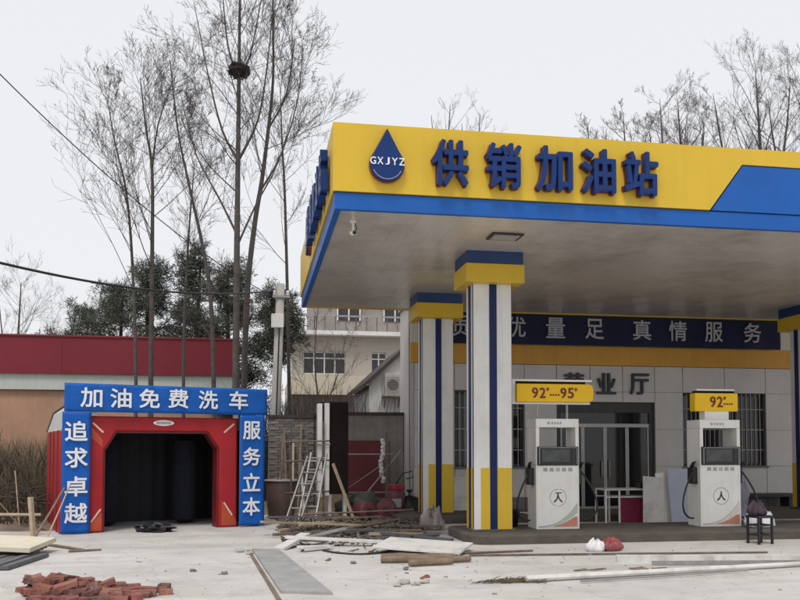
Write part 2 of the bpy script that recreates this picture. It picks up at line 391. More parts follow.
# raised letters on the fascia
def drop_logo(parent, loc, rotz):
    d = bpy.data.objects.new('drop_emblem', None); col.objects.link(d); d.parent = parent; d.location = loc; d.rotation_euler = (0, 0, rotz)
    r = .245; pts = []
    for k in range(25):
        a = R(205 + (335 - 205 + 0) * k / 24 - 0); pts.append((r * math.cos(a) * 1.0, -.11 + r * math.sin(a)))
    pts = [(r * math.cos(R(158 + 224 * k / 28)), -.11 + r * math.sin(R(158 + 224 * k / 28))) for k in range(29)]
    pts += [(.165, .09), (.085, .24), (.03, .345), (0, .40), (-.03, .345), (-.085, .24), (-.165, .09)]
    MB().prism(pts, -.10, -.02).build('drop', letter_navy, d, bevel=.01)
    po = [(x * 1.04, (z + .02) * 1.03 - .02) for x, z in pts]
    MB().prism(po, -.06, -.012).build('drop_rim', letter_rim, d)
    arc = MB(); n = 16
    for k in range(n):
        a0, a1 = R(205 + 130 * k / n), R(205 + 130 * (k + 1) / n)
        q = [(rr * math.cos(a), -.11 + rr * math.sin(a)) for a, rr in ((a0, .212), (a0, .221), (a1, .221), (a1, .212))]
        arc.add([(x, -.103, z) for x, z in q], [(0, 1, 2, 3)])
    arc.build('white_arc', print_grey, d)
    for i, ch in enumerate('GXJYZ'):
        letter(ch, .105, .012, .012, print_white, d, (-.205 + .103 * i, -.10, -.075), wide=.085 if ch != 'J' else .06)
    B(-.25, .25, -.004, .004, -.006, .006).build('mount_bar', galv, d, (0, -.006, -.1))
drop_logo(cano, cl(1.83, CY0, 5.70), 0)
for ch, x in zip('供销加油站', (2.74, 3.53, 4.30, 4.98, 5.65)):
    o = letter(ch, .66, .11, .018, letter_navy, cano, cl(x, CY0 - .025, 5.655), wide=.53 if ch != '加' else .55)
    letter(ch, .675, .03, .026, letter_rim, o, (0, .018, 0), wide=.55 if ch != '加' else .57, name='letter_backing')
for ch, y in zip('供销加油站', (15.5, 14.75, 14.0, 13.25, 12.5)):
    letter(ch, .66, .11, .018, letter_navy, cano, cl(CX0 - .025, y, 5.655), R(-90), wide=.53)
drop_logo(cano, cl(CX0, 16.5, 5.70), R(-90))

# security camera hanging from the soffit
cc = thing('security_camera', 'small pale dome security camera hanging under the canopy corner', 'camera', (1.44, 12.52, CZ0 + .02))
MB().lathe([(.05, 0), (.05, -.02), (.018, -.03), (.018, -.16), (.03, -.165)], 12).build('bracket', white_clean, cc, smooth=False)
MB().tube([(-.02, .05, -.17), (0, -.17, -.215)], .036, 12).build('housing', white_clean, cc, smooth=True)
MB().tube([(0, -.165, -.213), (0, -.19, -.219)], .03, 12).build('lens', black, cc)
MB().tube([(.03, .04, 0), (.06, .06, -.10), (.0, .06, -.17)], .008, 6).build('cable', black, cc)

# ================================================================ station building
BX, BY = 3.82, 20.7
st = thing('station_building', 'long grey panelled station shop behind the pumps with yellow band', 'building', (BX, BY, 0))
def bb(name, mat, x0, x1, y0, y1, z0, z1, par=st, **k): return B(x0 - BX, x1 - BX, y0 - BY, y1 - BY, z0, z1).build(name, mat, par, **k)
BXR = 20.0
DX0, DX1, DZ = 7.63, 10.30, 2.78
W1 = (4.95, 6.75, 1.13, 3.03); W2 = (11.10, 13.47, 1.13, 3.05)
# carcass: masonry behind the panels, set round the door and the windows
def around(y0, y1, name, mat):
    bb(name, mat, BX + .02, W1[0], y0, y1, 0, 5.2); bb(name, mat, W1[1], DX0, y0, y1, 0, 5.2)
    bb(name, mat, DX1, W2[0], y0, y1, 0, 5.2); bb(name, mat, W2[1], BXR, y0, y1, 0, 5.2)
    for q in (W1, W2):
        bb(name, mat, q[0], q[1], y0, y1, 0, q[2]); bb(name, mat, q[0], q[1], y0, y1, q[3], 5.2)
    bb(name, mat, DX0, DX1, y0, y1, DZ, 5.2)
around(20.74, 20.98, 'wall', M('mortar grey', (.16, .155, .15), .9, .1, 3))
bb('side_wall', stone, BX, BX + .2, 20.98, 22.2, 0, 5.2); bb('side_wall', stone, 6.4, 6.6, 22.2, 27, 0, 5.2); bb('rear_wall', stone, BX + .2, 6.6, 22.0, 22.2, 0, 5.2); bb('side_wall', stone, BXR - .2, BXR, 20.98, 27, 0, 5.2)
bb('rear_wall', stone, 6.6, BXR - .2, 26.8, 27, 0, 5.2)
bb('roof', concrete, BX - .05, BXR, 20.69, 22.25, 5.2, 5.4); bb('roof', concrete, 6.35, BXR, 22.25, 27.1, 5.2, 5.4)
bb('interior_floor', stone_base, 6.6, BXR - .2, 20.98, 26.8, .0, .02)
# cladding panels, one by one
rows = [(.36, 1.12), (1.128, 2.08), (2.088, 3.05), (3.058, 3.72)]
cols = [3.68, 4.94, 6.76, 7.62]
cols2 = [10.31, 11.09, 12.29, 13.48, 14.7, 15.9, 17.1, 18.3, 20.0]
def panel(x0, x1, z0, z1):
    bb('panel', stone, x0 + .004, x1 - .004, 20.70, 20.735, z0, z1)
xcols = [(3.82, 4.30), (4.308, 4.94), (4.948, 5.85), (5.858, 6.76), (6.768, 7.62), (7.63, 8.52), (8.53, 9.41), (9.42, 10.30), (10.31, 11.09), (11.10, 12.28), (12.29, 13.47), (13.48, 14.7), (14.71, 15.9), (15.91, 17.1), (17.11, 18.3), (18.31, 20.0)]
for x0, x1 in xcols:
    xm = (x0 + x1) / 2
    for z0, z1 in rows:
        zm = (z0 + z1) / 2
        if DX0 < xm < DX1 and z0 < DZ:
            if z1 > DZ + .1: panel(x0, x1, max(z0, DZ + .01), z1)
            continue
        hit = False
        for q in (W1, W2):
            if q[0] < xm < q[1] and q[2] < zm < q[3]: hit = True
        if not hit: panel(x0, x1, z0, z1)
    if not (DX0 < xm < DX1): bb('plinth_stone', stone_base, x0 + .003, x1 - .003, 20.68, 20.735, 0, .352)
bb('yellow_band', M('band ochre', (.62, .31, .03), .45, .12, 1, streak=.2), BX, BXR, 20.62, 20.735, 3.73, 4.22)
bb('upper_panel', stone, BX, BXR, 20.66, 20.735, 4.225, 5.2)
# shop doors
dr = bb('door_surround', dark_metal, DX0, DX1, 20.80, 20.86, 2.52, DZ)
bb('door_surround', dark_metal, DX0, DX0 + .12, 20.79, 20.86, 0, 2.515); bb('door_surround', dark_metal, DX1 - .12, DX1, 20.79, 20.86, 0, 2.515)
bb('transom', alu, DX0 + .12, DX1 - .12, 20.80, 20.85, 2.14, 2.23)
for i in range(4):
    x0 = DX0 + .12 + i * (DX1 - DX0 - .24) / 4; x1 = x0 + (DX1 - DX0 - .24) / 4
    d = bb('door_leaf', glass, x0 + .04, x1 - .04, 20.83, 20.842, .09, 2.135)
    for a, b in ((x0 + .003, x0 + .045), (x1 - .045, x1 - .003)): bb('stile', alu, a, b, 20.81, 20.85, .02, 2.135, par=None).parent = d
    bb('rail', alu, x0 + .046, x1 - .046, 20.812, 20.848, .02, .10, par=None).parent = d
    if i in (1, 2):
        hx = x1 - .10 if i == 1 else x0 + .10
        MB().tube([(hx - BX, 20.79 - BY, .85), (hx - BX, 20.765 - BY, .87), (hx - BX, 20.765 - BY, 1.25), (hx - BX, 20.79 - BY, 1.27)], .014, 8).build('handle', galv, d)
for c in list(st.children_recursive):
    if c.name.startswith(('stile', 'rail')): c.matrix_parent_inverse.identity()
bb('transom_glass', glass, DX0 + .12, DX1 - .12, 20.83, 20.84, 2.235, 2.515)
# barred windows
def window(q, n):
    x0, x1, z0, z1 = q
    g = bb('window', glass, x0, x1, 20.90, 20.91, z0, z1)
    def sub(name, mat, *a):
        o = bb(name, mat, *a, par=None); o.parent = g; return o
    for a in (x0, x1 - .06): sub('frame', dark_metal, a, a + .06, 20.84, 20.90, z0, z1)
    for a in (z0, z1 - .06): sub('frame', dark_metal, x0 + .061, x1 - .061, 20.842, 20.90, a, a + .06)
    for k in range(1, n): xx = x0 + (x1 - x0) * k / n; sub('mullion', dark_metal, xx - .025, xx + .025, 20.845, 20.90, z0 + .061, z1 - .061)
    nb = int((x1 - x0) / .13)
    for k in range(1, nb): xx = x0 + (x1 - x0) * k / nb; sub('security_bar', galv, xx - .008, xx + .008, 20.77, 20.786, z0 + .01, z1 - .01)
    for k in (.22, .5, .78): zz = z0 + (z1 - z0) * k; sub('security_bar', galv, x0 + .004, x1 - .004, 20.786, 20.80, zz - .01, zz + .01)
    sub('sill', stone_base, x0 - .05, x1 + .05, 20.66, 20.735, z0 - .05, z0 - .001)
window(W1, 2); window(W2, 3)
for ch, x in zip('营业厅', (8.08, 8.95, 9.86)):
    letter(ch, .55, .07, .016, M('black acrylic', (.012, .013, .025), .35, .1, 3), st, (x - BX, 20.69 - BY, 3.26), wide=.52)
# wall conduit at the building's left corner
MB().tube([(.05, -.03, .2), (.05, -.03, 4.2)], .025, 8).build('drain_pipe', galv, st)

# slogan banner strung under the rear canopy edge
bn = thing('slogan_banner', 'long navy cloth banner with grey characters strung above the shop', 'banner', (4.2, 20.42, 4.20))
sb = MB(); nx, nz_ = 90, 6; L_ = 9.55
vs_ = [(L_ * i / nx, .012 * math.sin(i * .9) * (1 - j / nz_) + .01 * noise.noise(Vector((i * .35, j * .5, 0))), .82 * j / nz_) for j in range(nz_ + 1) for i in range(nx + 1)]
sb.add(vs_, [(j * (nx + 1) + i, j * (nx + 1) + i + 1, (j + 1) * (nx + 1) + i + 1, (j + 1) * (nx + 1) + i) for j in range(nz_) for i in range(nx)])
sb.build('cloth', banner_navy, bn, smooth=True)
for ch, x in zip('质优量足真情服务', (4.98, 6.45, 7.49, 8.53, 9.82, 10.81, 11.82, 12.92)):
    letter(ch, .52, .008, .010, print_silver, bn, (x - 4.2, -.035, .43), wide=.50)
for x in (0.02, 2.4, 4.8, 7.2, 9.5):
    MB().tube([(x, 0, .80), (x, -.16, .92)], .008, 5).build('tie_cord', white, bn)

# ================================================================ fuel dispensers
def dispenser(loc, sign, label):
    t = thing('fuel_dispenser', label, 'fuel pump', loc)
    w2 = .40
    B(-w2, w2, 0, .48, .0, 1.13).build('cabinet', white_clean, t, bevel=.012)
    B(-w2 + .03, w2 - .03, -.008, 0, .04, 1.10).build('front_panel', white_clean, t, bevel=.003)
    for s in (-1, 1): B(*sorted((s * w2, s * (w2 - .065))), 0, .48, 1.131, 1.799).build('side_post', white_clean, t, bevel=.006)
    hd = B(-w2, w2, -.004, .484, 1.80, 1.955).build('header', white_clean, t, bevel=.01)
    for i, (a, b) in enumerate(((-.19, .05), (-.11, .03), (-.06, .03), (-.01, .03), (.04, .03))):
        B(a, a + b, -.006, -.004, 1.855, 1.90).build('print_mark', print_grey, hd)
    du = B(-w2 + .02, w2 - .02, -.03, .45, 1.13, 1.46).build('display_unit', black, t, bevel=.01)
    B(-.30, .22, -.036, -.03, 1.19, 1.41).build('screen', M('pump screen', (.055, .06, .06), .12, .4, 6), du)
    for a in (-.352, .345): B(a, a + .012, -.036, -.03, 1.15, 1.44).build('chrome_trim', galv, du)
    B(-.34, .345, -.036, -.03, 1.437, 1.447).build('chrome_trim', galv, du)
    for k in range(4): B(.25, .32, -.037, -.03, 1.19 + .058 * k, 1.23 + .058 * k).build('key', dark_metal, du)
    for k in range(5): B(-.27 + .115 * k, -.19 + .115 * k, -.010, -.008, 1.02, 1.085).build('sticker', print_grey if k != 2 else print_silver, t)
    # ring emblem with a two-legged sign inside
    em = MB(); n = 28
    for k in range(n):
        if sign == 2 and k % 14 in (6,): continue
        a0, a1 = 2 * math.pi * k / n, 2 * math.pi * (k + 1) / n
        em.add([(rr * math.cos(a), -.0105, .56 + rr * math.sin(a)) for a, rr in ((a0, .145), (a0, .157), (a1, .157), (a1, .145))], [(3, 2, 1, 0)])
    e = em.build('emblem', print_grey, t)
    ch = '人' if sign == 1 else '大'
    letter('人', .17, .003, .012, print_black, e, (0, -.0105, .56), wide=.17)
    if sign == 2: B(-.05, .07, -.0125, -.0105, .635, .65).build('emblem_bar', print_black, e)
    # swoosh at the foot: grey line, green sliver and red corner
    def cv(x, k): u = (x + .37) / .74; return .03 + k * (.02 + .42 * u ** 2.6)
    line = MB(); red = MB(); grn = MB(); N = 22
    for i in range(N):
        a, b = -.36 + .72 * i / N, -.36 + .72 * (i + 1) / N
        line.add([(a, -.0105, cv(a, 1) + .012), (a, -.0105, cv(a, 1)), (b, -.0105, cv(b, 1)), (b, -.0105, cv(b, 1) + .012)], [(0, 1, 2, 3)])
        grn.add([(a, -.0102, cv(a, 1)), (a, -.0102, cv(a, .62)), (b, -.0102, cv(b, .62)), (b, -.0102, cv(b, 1))], [(0, 1, 2, 3)])
        if a > -.1: red.add([(a, -.0102, min(cv(a, .55), .22)), (a, -.0102, .05), (b, -.0102, .05), (b, -.0102, min(cv(b, .55), .22))], [(0, 1, 2, 3)])
    line.build('swoosh_line', print_grey, t)
    grn.build('swoosh', M('swoosh sage', (.42, .52, .42), .5, .1, 4) if sign == 2 else M('swoosh cream', (.66, .62, .55), .5, .1, 4), t)
    red.build('swoosh_corner', M('swoosh red', (.55, .22, .15), .5, .1, 4), t)
    # nozzles and hoses on both flanks
    for s in (-1, 1):
        x = s * (w2 + .05)
        hb = B(x - .05, x + .05, .10, .30, .78, 1.08).build('nozzle_boot', black, t, bevel=.015)
        MB().tube([(x + s * .02, .18, 1.05), (x + s * .035, .10, 1.16), (x + s * .035, .02, 1.18)], [.035, .03, .018], 8).build('nozzle', dark_metal, hb, smooth=True)
        B(x + s * .02, x + s * .04, .14, .22, .98, 1.12).build('handle', black, hb)
        pts = []
        for k in range(15):
            u = k / 14; pts.append((x + s * (.03 + .26 * math.sin(u * math.pi) ** 1.2), .12 - .10 * math.sin(u * math.pi), 1.02 - 1.28 * math.sin(u * math.pi * .5) ** 1.2 * (1 if u < .62 else 1) * .72 + (max(0, u - .62)) * .15))
        MB().tube(pts, .017, 8).build('hose', black, t, smooth=True)
    # grade sign over the pump
    if sign == 2:
        B(-.81, .72, .16, .26, 2.63, 2.665).build('sign_bar', white_clean, t); B(-.81, .68, .16, .26, 2.22, 2.255).build('sign_bar', white_clean, t)
        B(-.81, -.72, .165, .255, 2.255, 2.63).build('sign_end', white_clean, t)
        for x in (-.30, .26): MB().tube([(x, .21, 1.95), (x, .21, 2.23)], .022, 8).build('sign_post', galv, t)
        B(-.72, .60, .175, .245, 2.585, 2.63).build('sign_gap', brown_dark, t)
        pts = [(-.715, 2.258), (.66, 2.258), (.715, 2.29), (.735, 2.42), (.715, 2.55), (.66, 2.583), (-.715, 2.583)]
        sp = MB().prism(pts, .10, .24).build('sign_panel', sign_yellow, t, bevel=.012)
        y = .098
        for ch, x in zip('92', (-.375, -.235)): letter(ch, .19, .005, .02, print_red, sp, (x, y, 2.42), wide=.115)
        for ch, x in zip('95', (.155, .295)): letter(ch, .19, .005, .02, print_red, sp, (x, y, 2.42), wide=.115)
        for x in (-.14, .39): letter('#', .06, .005, .01, print_red, sp, (x, y, 2.485), wide=.055)
        for k in range(4): B(-.10 + .05 * k, -.065 + .05 * k, y - .002, y, 2.37, 2.40).build('print_mark', print_red, sp)
    else:
        B(-.36, .40, .16, .26, 2.50, 2.53).build('sign_bar', white_clean, t)
        B(-.40, .40, .17, .25, 2.45, 2.50).build('sign_gap', brown_dark, t)
        sp = B(-.44, .42, .08, .28, 2.115, 2.45).build('sign_panel', sign_yellow, t, bevel=.012)
        B(-.24, .24, .10, .30, 1.955, 2.115).build('sign_pedestal', white_clean, t)
        y = .078
        for ch, x in zip('92', (-.085, .055)): letter(ch, .20, .005, .02, print_red, sp, (x, y, 2.29), wide=.115)
        letter('#', .06, .005, .01, print_red, sp, (.15, y, 2.36), wide=.055)
        for k in range(4): B(.13 + .05 * k, .165 + .05 * k, y - .002, y, 2.235, 2.265).build('print_mark', print_red, sp)
    return t
dispenser((5.31, 14.40, .15), 2, 'white fuel dispenser under the long yellow 92 and 95 sign')
dispenser((8.44, 14.40, .15), 1, 'white fuel dispenser topped by the short yellow 92 sign')

# ================================================================ car wash
WL = (-3.47, 16.42, 0); WR = math.atan2(1.23, 3.73)
cw = thing('car_wash_tunnel', 'red car wash tunnel with chamfered arch and dark curtain inside', 'car wash', WL, WR)
outer = [(.12, 0), (.84, 0), (.84, 1.52), (1.06, 1.87), (2.60, 1.87), (2.82, 1.52), (2.82, 0), (3.80, 0), (3.80, 2.0), (3.55, 2.19), (.38, 2.19), (.12, 1.95)]
# front arch: left leg, right leg and lintel with chamfered corners, one shell
MB().prism([(.50, 0), (.76, 0), (.76, 1.55), (.98, 1.91), (2.74, 1.91), (2.97, 1.58), (2.97, 0), (3.34, 0), (3.34, 2.19), (.50, 2.19)], .10, .50).build('front_arch', wash_red, cw, bevel=.03)
# inner lip of the arch
MB().prism([(.761, 0), (.79, 0), (.79, 1.54), (.995, 1.875), (2.725, 1.875), (2.94, 1.57), (2.94, 0), (2.969, 0), (2.969, 1.58), (2.74, 1.909), (.98, 1.909), (.761, 1.55)], .16, .48).build('arch_lip', M('wash lip', (.16, .012, .015), .5, .2, 2), cw)
# side walls and roof of the tunnel
for x0, x1 in ((.0, .12), (3.72, 3.84)):
    B(x0, x1, .16, 2.6, 0, 1.92).build('side_wall', wash_red, cw, bevel=.02)
    for y in (.6, 1.25, 1.9): B(x0 - .015, x1 + .015, y, y + .05, 0, 1.92).build('wall_rib', M('wash lip', (0, 0, 0)), cw)
rf = MB(); pr_ = [(0, 1.92), (.12, 2.30), (.42, 2.52), (3.42, 2.52), (3.72, 2.30), (3.84, 1.92)]; q_ = [(x * .985 + .03, z - .05) for x, z in pr_]
rf.prism(pr_ + q_[::-1], .16, 2.6); rf.build('tent_roof', tent_grey, cw)
MB().tube([(.0, 2.6, 1.92), (.12, 2.6, 2.32), (.42, 2.6, 2.55), (3.42, 2.6, 2.55), (3.72, 2.6, 2.32), (3.84, 2.6, 1.92)], .025, 6).build('roof_hoop', dark_metal, cw)
for x0, x1 in ((.125, .15), (3.69, 3.715)): B(x0, x1, .5, 2.55, 0, 1.95).build('shade_lining', wash_dark, cw)  # dark walls and ceiling added so the tunnel mouth reads as deep shade
B(.15, 3.69, .5, 2.55, 1.94, 1.96).build('shade_ceiling', wash_dark, cw)
cur = MB(); n = 70
cur.add([(.15 + 3.54 * i / n, 2.45 + .012 * math.sin(i * 1.1), z) for z in (.0, 1.94) for i in range(n + 1)], [(i, i + 1, n + 2 + i, n + 1 + i) for i in range(n)])
cur.build('rear_curtain', wash_dark, cw, smooth=True)
for x in (1.05, 2.62):    # brush columns inside the tunnel
    MB().lathe([(.05, 0), (.24, .1), (.26, 1.0), (.24, 1.75), (.05, 1.8)], 14, (x, 1.5, 0)).build('brush_roller', M('brush bristle', (.010, .012, .022), .95, .4, 14, bump=.6, bscale=60), cw)
# emblem and slanting decals
emb = MB(); n = 20; emb.add([(1.86 + .20 * math.cos(2 * math.pi * k / n), .093, 2.075 + .055 * math.sin(2 * math.pi * k / n)) for k in range(n)], [tuple(range(n))[::-1]])
e = emb.build('oval_emblem', print_white, cw)
B(1.72, 2.0, .088, .091, 2.05, 2.10).build('emblem_print', print_grey, e)
for (a, b) in (((.55, 2.06), (.74, 1.88)), ((3.27, 2.08), (3.06, 1.90)), ((.54, .20), (.71, .44)), ((3.07, .50), (3.24, .24))):
    dx, dz = b[0] - a[0], b[1] - a[1]; L_ = math.hypot(dx, dz); nx_, nz_ = -dz / L_ * .017, dx / L_ * .017
    q = [(a[0] - nx_, a[1] - nz_), (b[0] - nx_, b[1] - nz_), (b[0] + nx_, b[1] + nz_), (a[0] + nx_, a[1] + nz_)]
    MB().add([(x, .094, z) for x, z in q], [(0, 1, 2, 3)]).build('decal_stripe', M('pale decal', (.70, .48, .36), .5, .1, 5), cw)
for q in ([(.53, .04), (.73, .04), (.73, .38), (.53, .16)], [(3.32, .04), (3.02, .04), (3.02, .56), (3.32, .14)], [(.53, 1.98), (.73, 1.74), (.73, 1.60), (.53, 1.78)]):
    MB().add([(x, .0955, z) for x, z in q], [tuple(range(len(q)))]).build('decal_panel', M('red orange decal', (.42, .06, .02), .45, .2, 3), cw)
for x in (.56, 3.28): B(x - .05, x + .05, .02, .10, 2.19, 2.30).build('banner_bracket', galv, cw)

def cloth_banner(name, label, x0, x1, z0, z1, chars, ch_pos, h, wd, fold):
    t = thing(name, label, 'banner', (WL[0] + x0 * math.cos(WR), WL[1] + x0 * math.sin(WR), z0), WR)
    wx, hz = x1 - x0, z1 - z0
    nx, nz_ = max(6, int(wx / .06)), max(6, int(hz / .06)); mb = MB()
    pts = [(wx * i / nx, .012 * noise.noise(Vector((i * .45, j * .3 if fold else j * .12, x0))) + .008 * math.sin(i * .7 + j * .2), hz * j / nz_) for j in range(nz_ + 1) for i in range(nx + 1)]
    g = lambda i, j: j * (nx + 1) + i
    mb.add(pts, [(g(i, j), g(i + 1, j), g(i + 1, j + 1), g(i, j + 1)) for j in range(nz_) for i in range(nx)])
    o = mb.build('cloth', banner_blue, t, smooth=True)
    s = o.modifiers.new('thickness', 'SOLIDIFY'); s.thickness = .004; s.offset = 1
    for ch, (x, z) in zip(chars, ch_pos): letter(ch, h, .003, .016, print_white, t, (x - x0, -.028, z - z0), wide=wd)
    for x in (.03, wx - .03): MB().tube([(x, .05, 0), (x, .05, hz)], .02, 8).build('frame_pole', galv, t)
cloth_banner('top_banner', 'blue banner with six white characters across the car wash top', .03, 3.93, 2.26, 2.79, '加油免费洗车', [(.50, 2.53), (1.03, 2.53), (1.56, 2.54), (2.11, 2.55), (2.70, 2.545), (3.32, 2.55)], .37, .39, True)
cloth_banner('side_banner', 'blue vertical banner at the car wash end beside the brush heap', .0, .50, .02, 2.255, '追求卓越', [(.245, 1.90), (.25, 1.41), (.255, .88), (.255, .39)], .37, .40, False)
cloth_banner('side_banner', 'blue vertical banner at the car wash end beside the brown tank', 3.36, 3.88, .03, 2.255, '服务立本', [(3.60, 1.95), (3.60, 1.42), (3.60, .90), (3.60, .41)], .37, .37, False)
# crumpled dark mat in the mouth of the tunnel
tag(blob(MB(), (0, 0, .05), (.34, .22, .10), 3, 20, .35, 2.6, .45).build('rubber_mat', black, None, (-1.83, 16.78, 0)), 'crumpled black mat on the concrete at the tunnel mouth', 'mat')

# ================================================================ red-banded building behind
rb = thing('red_fascia_building', 'low salmon building with a long dark red fascia behind the trees', 'building', (-16, 27, 0))
B(0, 15.35, .12, 8, 0, 3.36).build('wall', salmon, rb); B(0, 15.37, 0, .2, 3.37, 3.85).build('pale_band', pale_band, rb)
fx = 0
while fx < 15.3:
    f2 = min(fx + 2.57, 15.42); B(fx + .003, f2 - .003, -.10, .1, 3.85, 4.97).build('fascia_sheet', fascia_red, rb); fx = f2
B(0, 15.35, .1, 8, 3.86, 4.7).build('parapet', concrete, rb)
B(-.02, 15.46, -.14, .12, 4.97, 5.02).build('fascia_cap', M('fascia cap', (.20, .016, .022), .5, .1, 2), rb)
MB().tube([(15.38, -.05, 0), (15.38, -.05, 3.9)], .05, 8).build('downpipe', galv, rb)

# ================================================================ beige house, shed and yard wall
bh = thing('beige_house', 'beige rendered house with white framed windows seen under the canopy edge', 'building', (1.7, 40, 0))
B(0, 12, 0, 8, 0, 4.12).build('lower_wall', M('shaded brown wall', (.16, .13, .11), .9, .2, 2, bump=.2), bh)  # ground-floor shadow is put into this dark wall colour
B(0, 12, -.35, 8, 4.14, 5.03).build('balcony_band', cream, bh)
def wall_open(x0, x1, z0, z1, holes):
    xs_ = sorted({x0, x1, *[h[0] for h in holes], *[h[1] for h in holes]})
    for a, b in zip(xs_, xs_[1:]):
        hh = [h for h in holes if h[0] <= a and h[1] >= b]
        if hh:
            B(a, b, 0, .25, z0, hh[0][2]).build('wall', beige, bh); B(a, b, 0, .25, hh[0][3], z1).build('wall', beige, bh)
        else: B(a, b, 0, .25, z0, z1).build('wall', beige, bh)
holes = [(.57, 2.55, 5.12, 6.20), (3.80, 4.50, 5.10, 6.20), (6.0, 8.0, 5.12, 6.20)]
wall_open(0, 12, 5.05, 6.92, holes)
for a, b, c, d in holes:
    g = B(a, b, .16, .17, c, d).build('window', M('dark window glass', (.03, .025, .03), .1, .3, 2), bh)  # plain dark glass colour, the same for all house windows
    n = 4 if b - a > 1 else 2
    for k in range(n + 1):
        x = a + (b - a) * k / n; B(max(a, x - .03), min(b, x + .03), .10, .16, c, d).build('frame', white, g)
    for z in (c, d - .34, d - .06): B(a + .031, b - .031, .105, .158, z, z + .055).build('frame', white, g)
B(-.3, 12, -.6, 8, 6.93, 7.12).build('roof_slab', white, bh)
B(1.2, 12, 1.4, 8, 7.12, 9.6).build('upper_wall', M('greyed render', (.28, .25, .23), .9, .2, 1.5, streak=.3), bh)
for x in (2.3, 4.6, 7.0):
    g = B(x, x + 1.1, 1.36, 1.39, 7.9, 9.1).build('window', MATS['dark window glass'], bh)
    for a in (x - .03, x + .52, x + 1.07): B(a, a + .06, 1.31, 1.36, 7.9, 9.1).build('frame', white, g)
for k in range(24): B(.05 + k * .49, .09 + k * .49, -.45, -.41, 7.12, 7.80).build('baluster', rust, bh)
B(0, 12, -.47, -.39, 7.80, 7.87).build('handrail', galv, bh)

sh = thing('gabled_shed', 'small white gabled shed with dark sloping roof above the yard wall', 'shed', (3.5, 26, 0))
MB().prism([(0, 0), (2.4, 0), (2.4, 3.55), (1.2, 4.72), (0, 3.62)], 0, .12).build('gable_wall', shed_white, sh)
B(0, .12, .12, 4, 0, 3.58).build('side_wall', shed_white, sh); B(2.28, 2.4, .12, 4, 0, 3.5).build('side_wall', shed_white, sh)
for k in range(1, 6): B(k * .4 - .012, k * .4 + .012, -.012, 0, 0, 3.6).build('seam', M('seam grey', (.3, .3, .3), .7, .1, 3), sh)
MB().prism([(-.22, 3.42), (1.2, 4.72), (1.2, 4.86), (-.22, 3.56)], -.22, 4.2).build('roof_slope', roof_dark, sh)
MB().prism([(1.2, 4.72), (2.62, 3.42), (2.62, 3.56), (1.2, 4.86)], -.22, 4.2).build('roof_slope', roof_dark, sh)
ac = thing('air_conditioner', 'grey outdoor air conditioner on a bracket on the white shed', 'air conditioner', (4.18, 25.98, 3.14))
B(-.23, .23, -.36, -.06, .06, .76).build('casing', ac_m, ac, bevel=.015)
MB().tube([(0, -.365, .40), (0, -.372, .40)], .17, 18).build('fan_grille', dark_metal, ac)
for z in [.14 + .05 * k for k in range(11)]: B(-.20, .20, -.374, -.366, z, z + .012).build('louvre', ac_m, ac)
B(-.30, .30, -.42, -.0, .02, .06).build('bracket', rust, ac)
for s in (-.22, .22): MB().beam((s, -.38, .03), (s, .0, -.26), .03, .03).build('bracket_strut', rust, ac)
for dx in (.33, .38): MB().tube([(dx, -.05, .7), (dx + .04, -.06, .2), (dx, -.05, -.5), (dx + .02, -.05, -1.5)], .018, 6).build('pipe', black, ac)

# yard wall: rendered length by the station, brick length running back; bricks built singly on the near stretch
yw = thing('yard_wall', 'weathered grey brick and render yard wall beside the station shop', 'wall', (1.58, 21.6, 0))
B(0, 2.22, 0, .24, 0, 2.44).build('rendered_wall', M('stained render', (.27, .25, .225), .9, .2, 1.3, streak=.5, bump=.3, dirt=(.13, .12, .11), dirt_amt=.6), yw)
B(-.05, 2.22, -.06, .30, 2.44, 2.52).build('coping', roof_dark, yw, bevel=.01)
ang = math.atan2(32.2 - 21.6, .89 - 1.58 - .0)
LW = 10.4; dirw = Vector((math.cos(ang), math.sin(ang), 0)); nw = Vector((dirw.y, -dirw.x, 0))
core = MB().obox(dirw * (LW / 2 + .1) - nw * (-.0) + Vector((0, 0, 1.2)), (LW, .18, 2.4), Matrix.Rotation(ang, 3, 'Z')); core.build('wall_core', mortar, yw)
MB().obox(dirw * (LW / 2 + .1) + Vector((0, 0, 2.44)), (LW + .1, .34, .08), Matrix.Rotation(ang, 3, 'Z')).build('coping', roof_dark, yw)
bm_ = []
for mt in wallbricks:
    me = B(-.115, .115, -.02, .02, -.031, .031).mesh('brick'); me.materials.append(mt); bm_.append(me)
# the long brick length is seen almost end-on: courses of brick on its left face and a brick return facing the forecourt
for zc in range(20):
    for k in range(9):
        s = .12 + (k + .5 * (zc % 2)) * .25
        p = dirw * s - nw * .10 * (1) ; p.z = .10 + zc * .118
        put('brick', bm_[rnd.randrange(3)], yw, p, ang)
ret = MB().box(-1.22, -.09, .02, .22, 0, 2.36).build('brick_return', mortar, yw)
MB().box(-1.24, -.09, -.03, .27, 2.36, 2.43).build('coping', roof_dark, yw)
me2 = []
for mt in wallbricks:
    me = B(-.118, .118, -.018, .03, -.031, .031).mesh('brick'); me.materials.append(mt); me2.append(me)
for zc in range(32):
    off = .125 * (zc % 2)
    for k in range(5):
        x = -1.10 + k * .25 - off + .02
        if x < -1.18 or x > -.2: continue
        put('brick', me2[rnd.randrange(3)], yw, (x, .02 + rnd.uniform(-.004, .004), .05 + zc * .073))

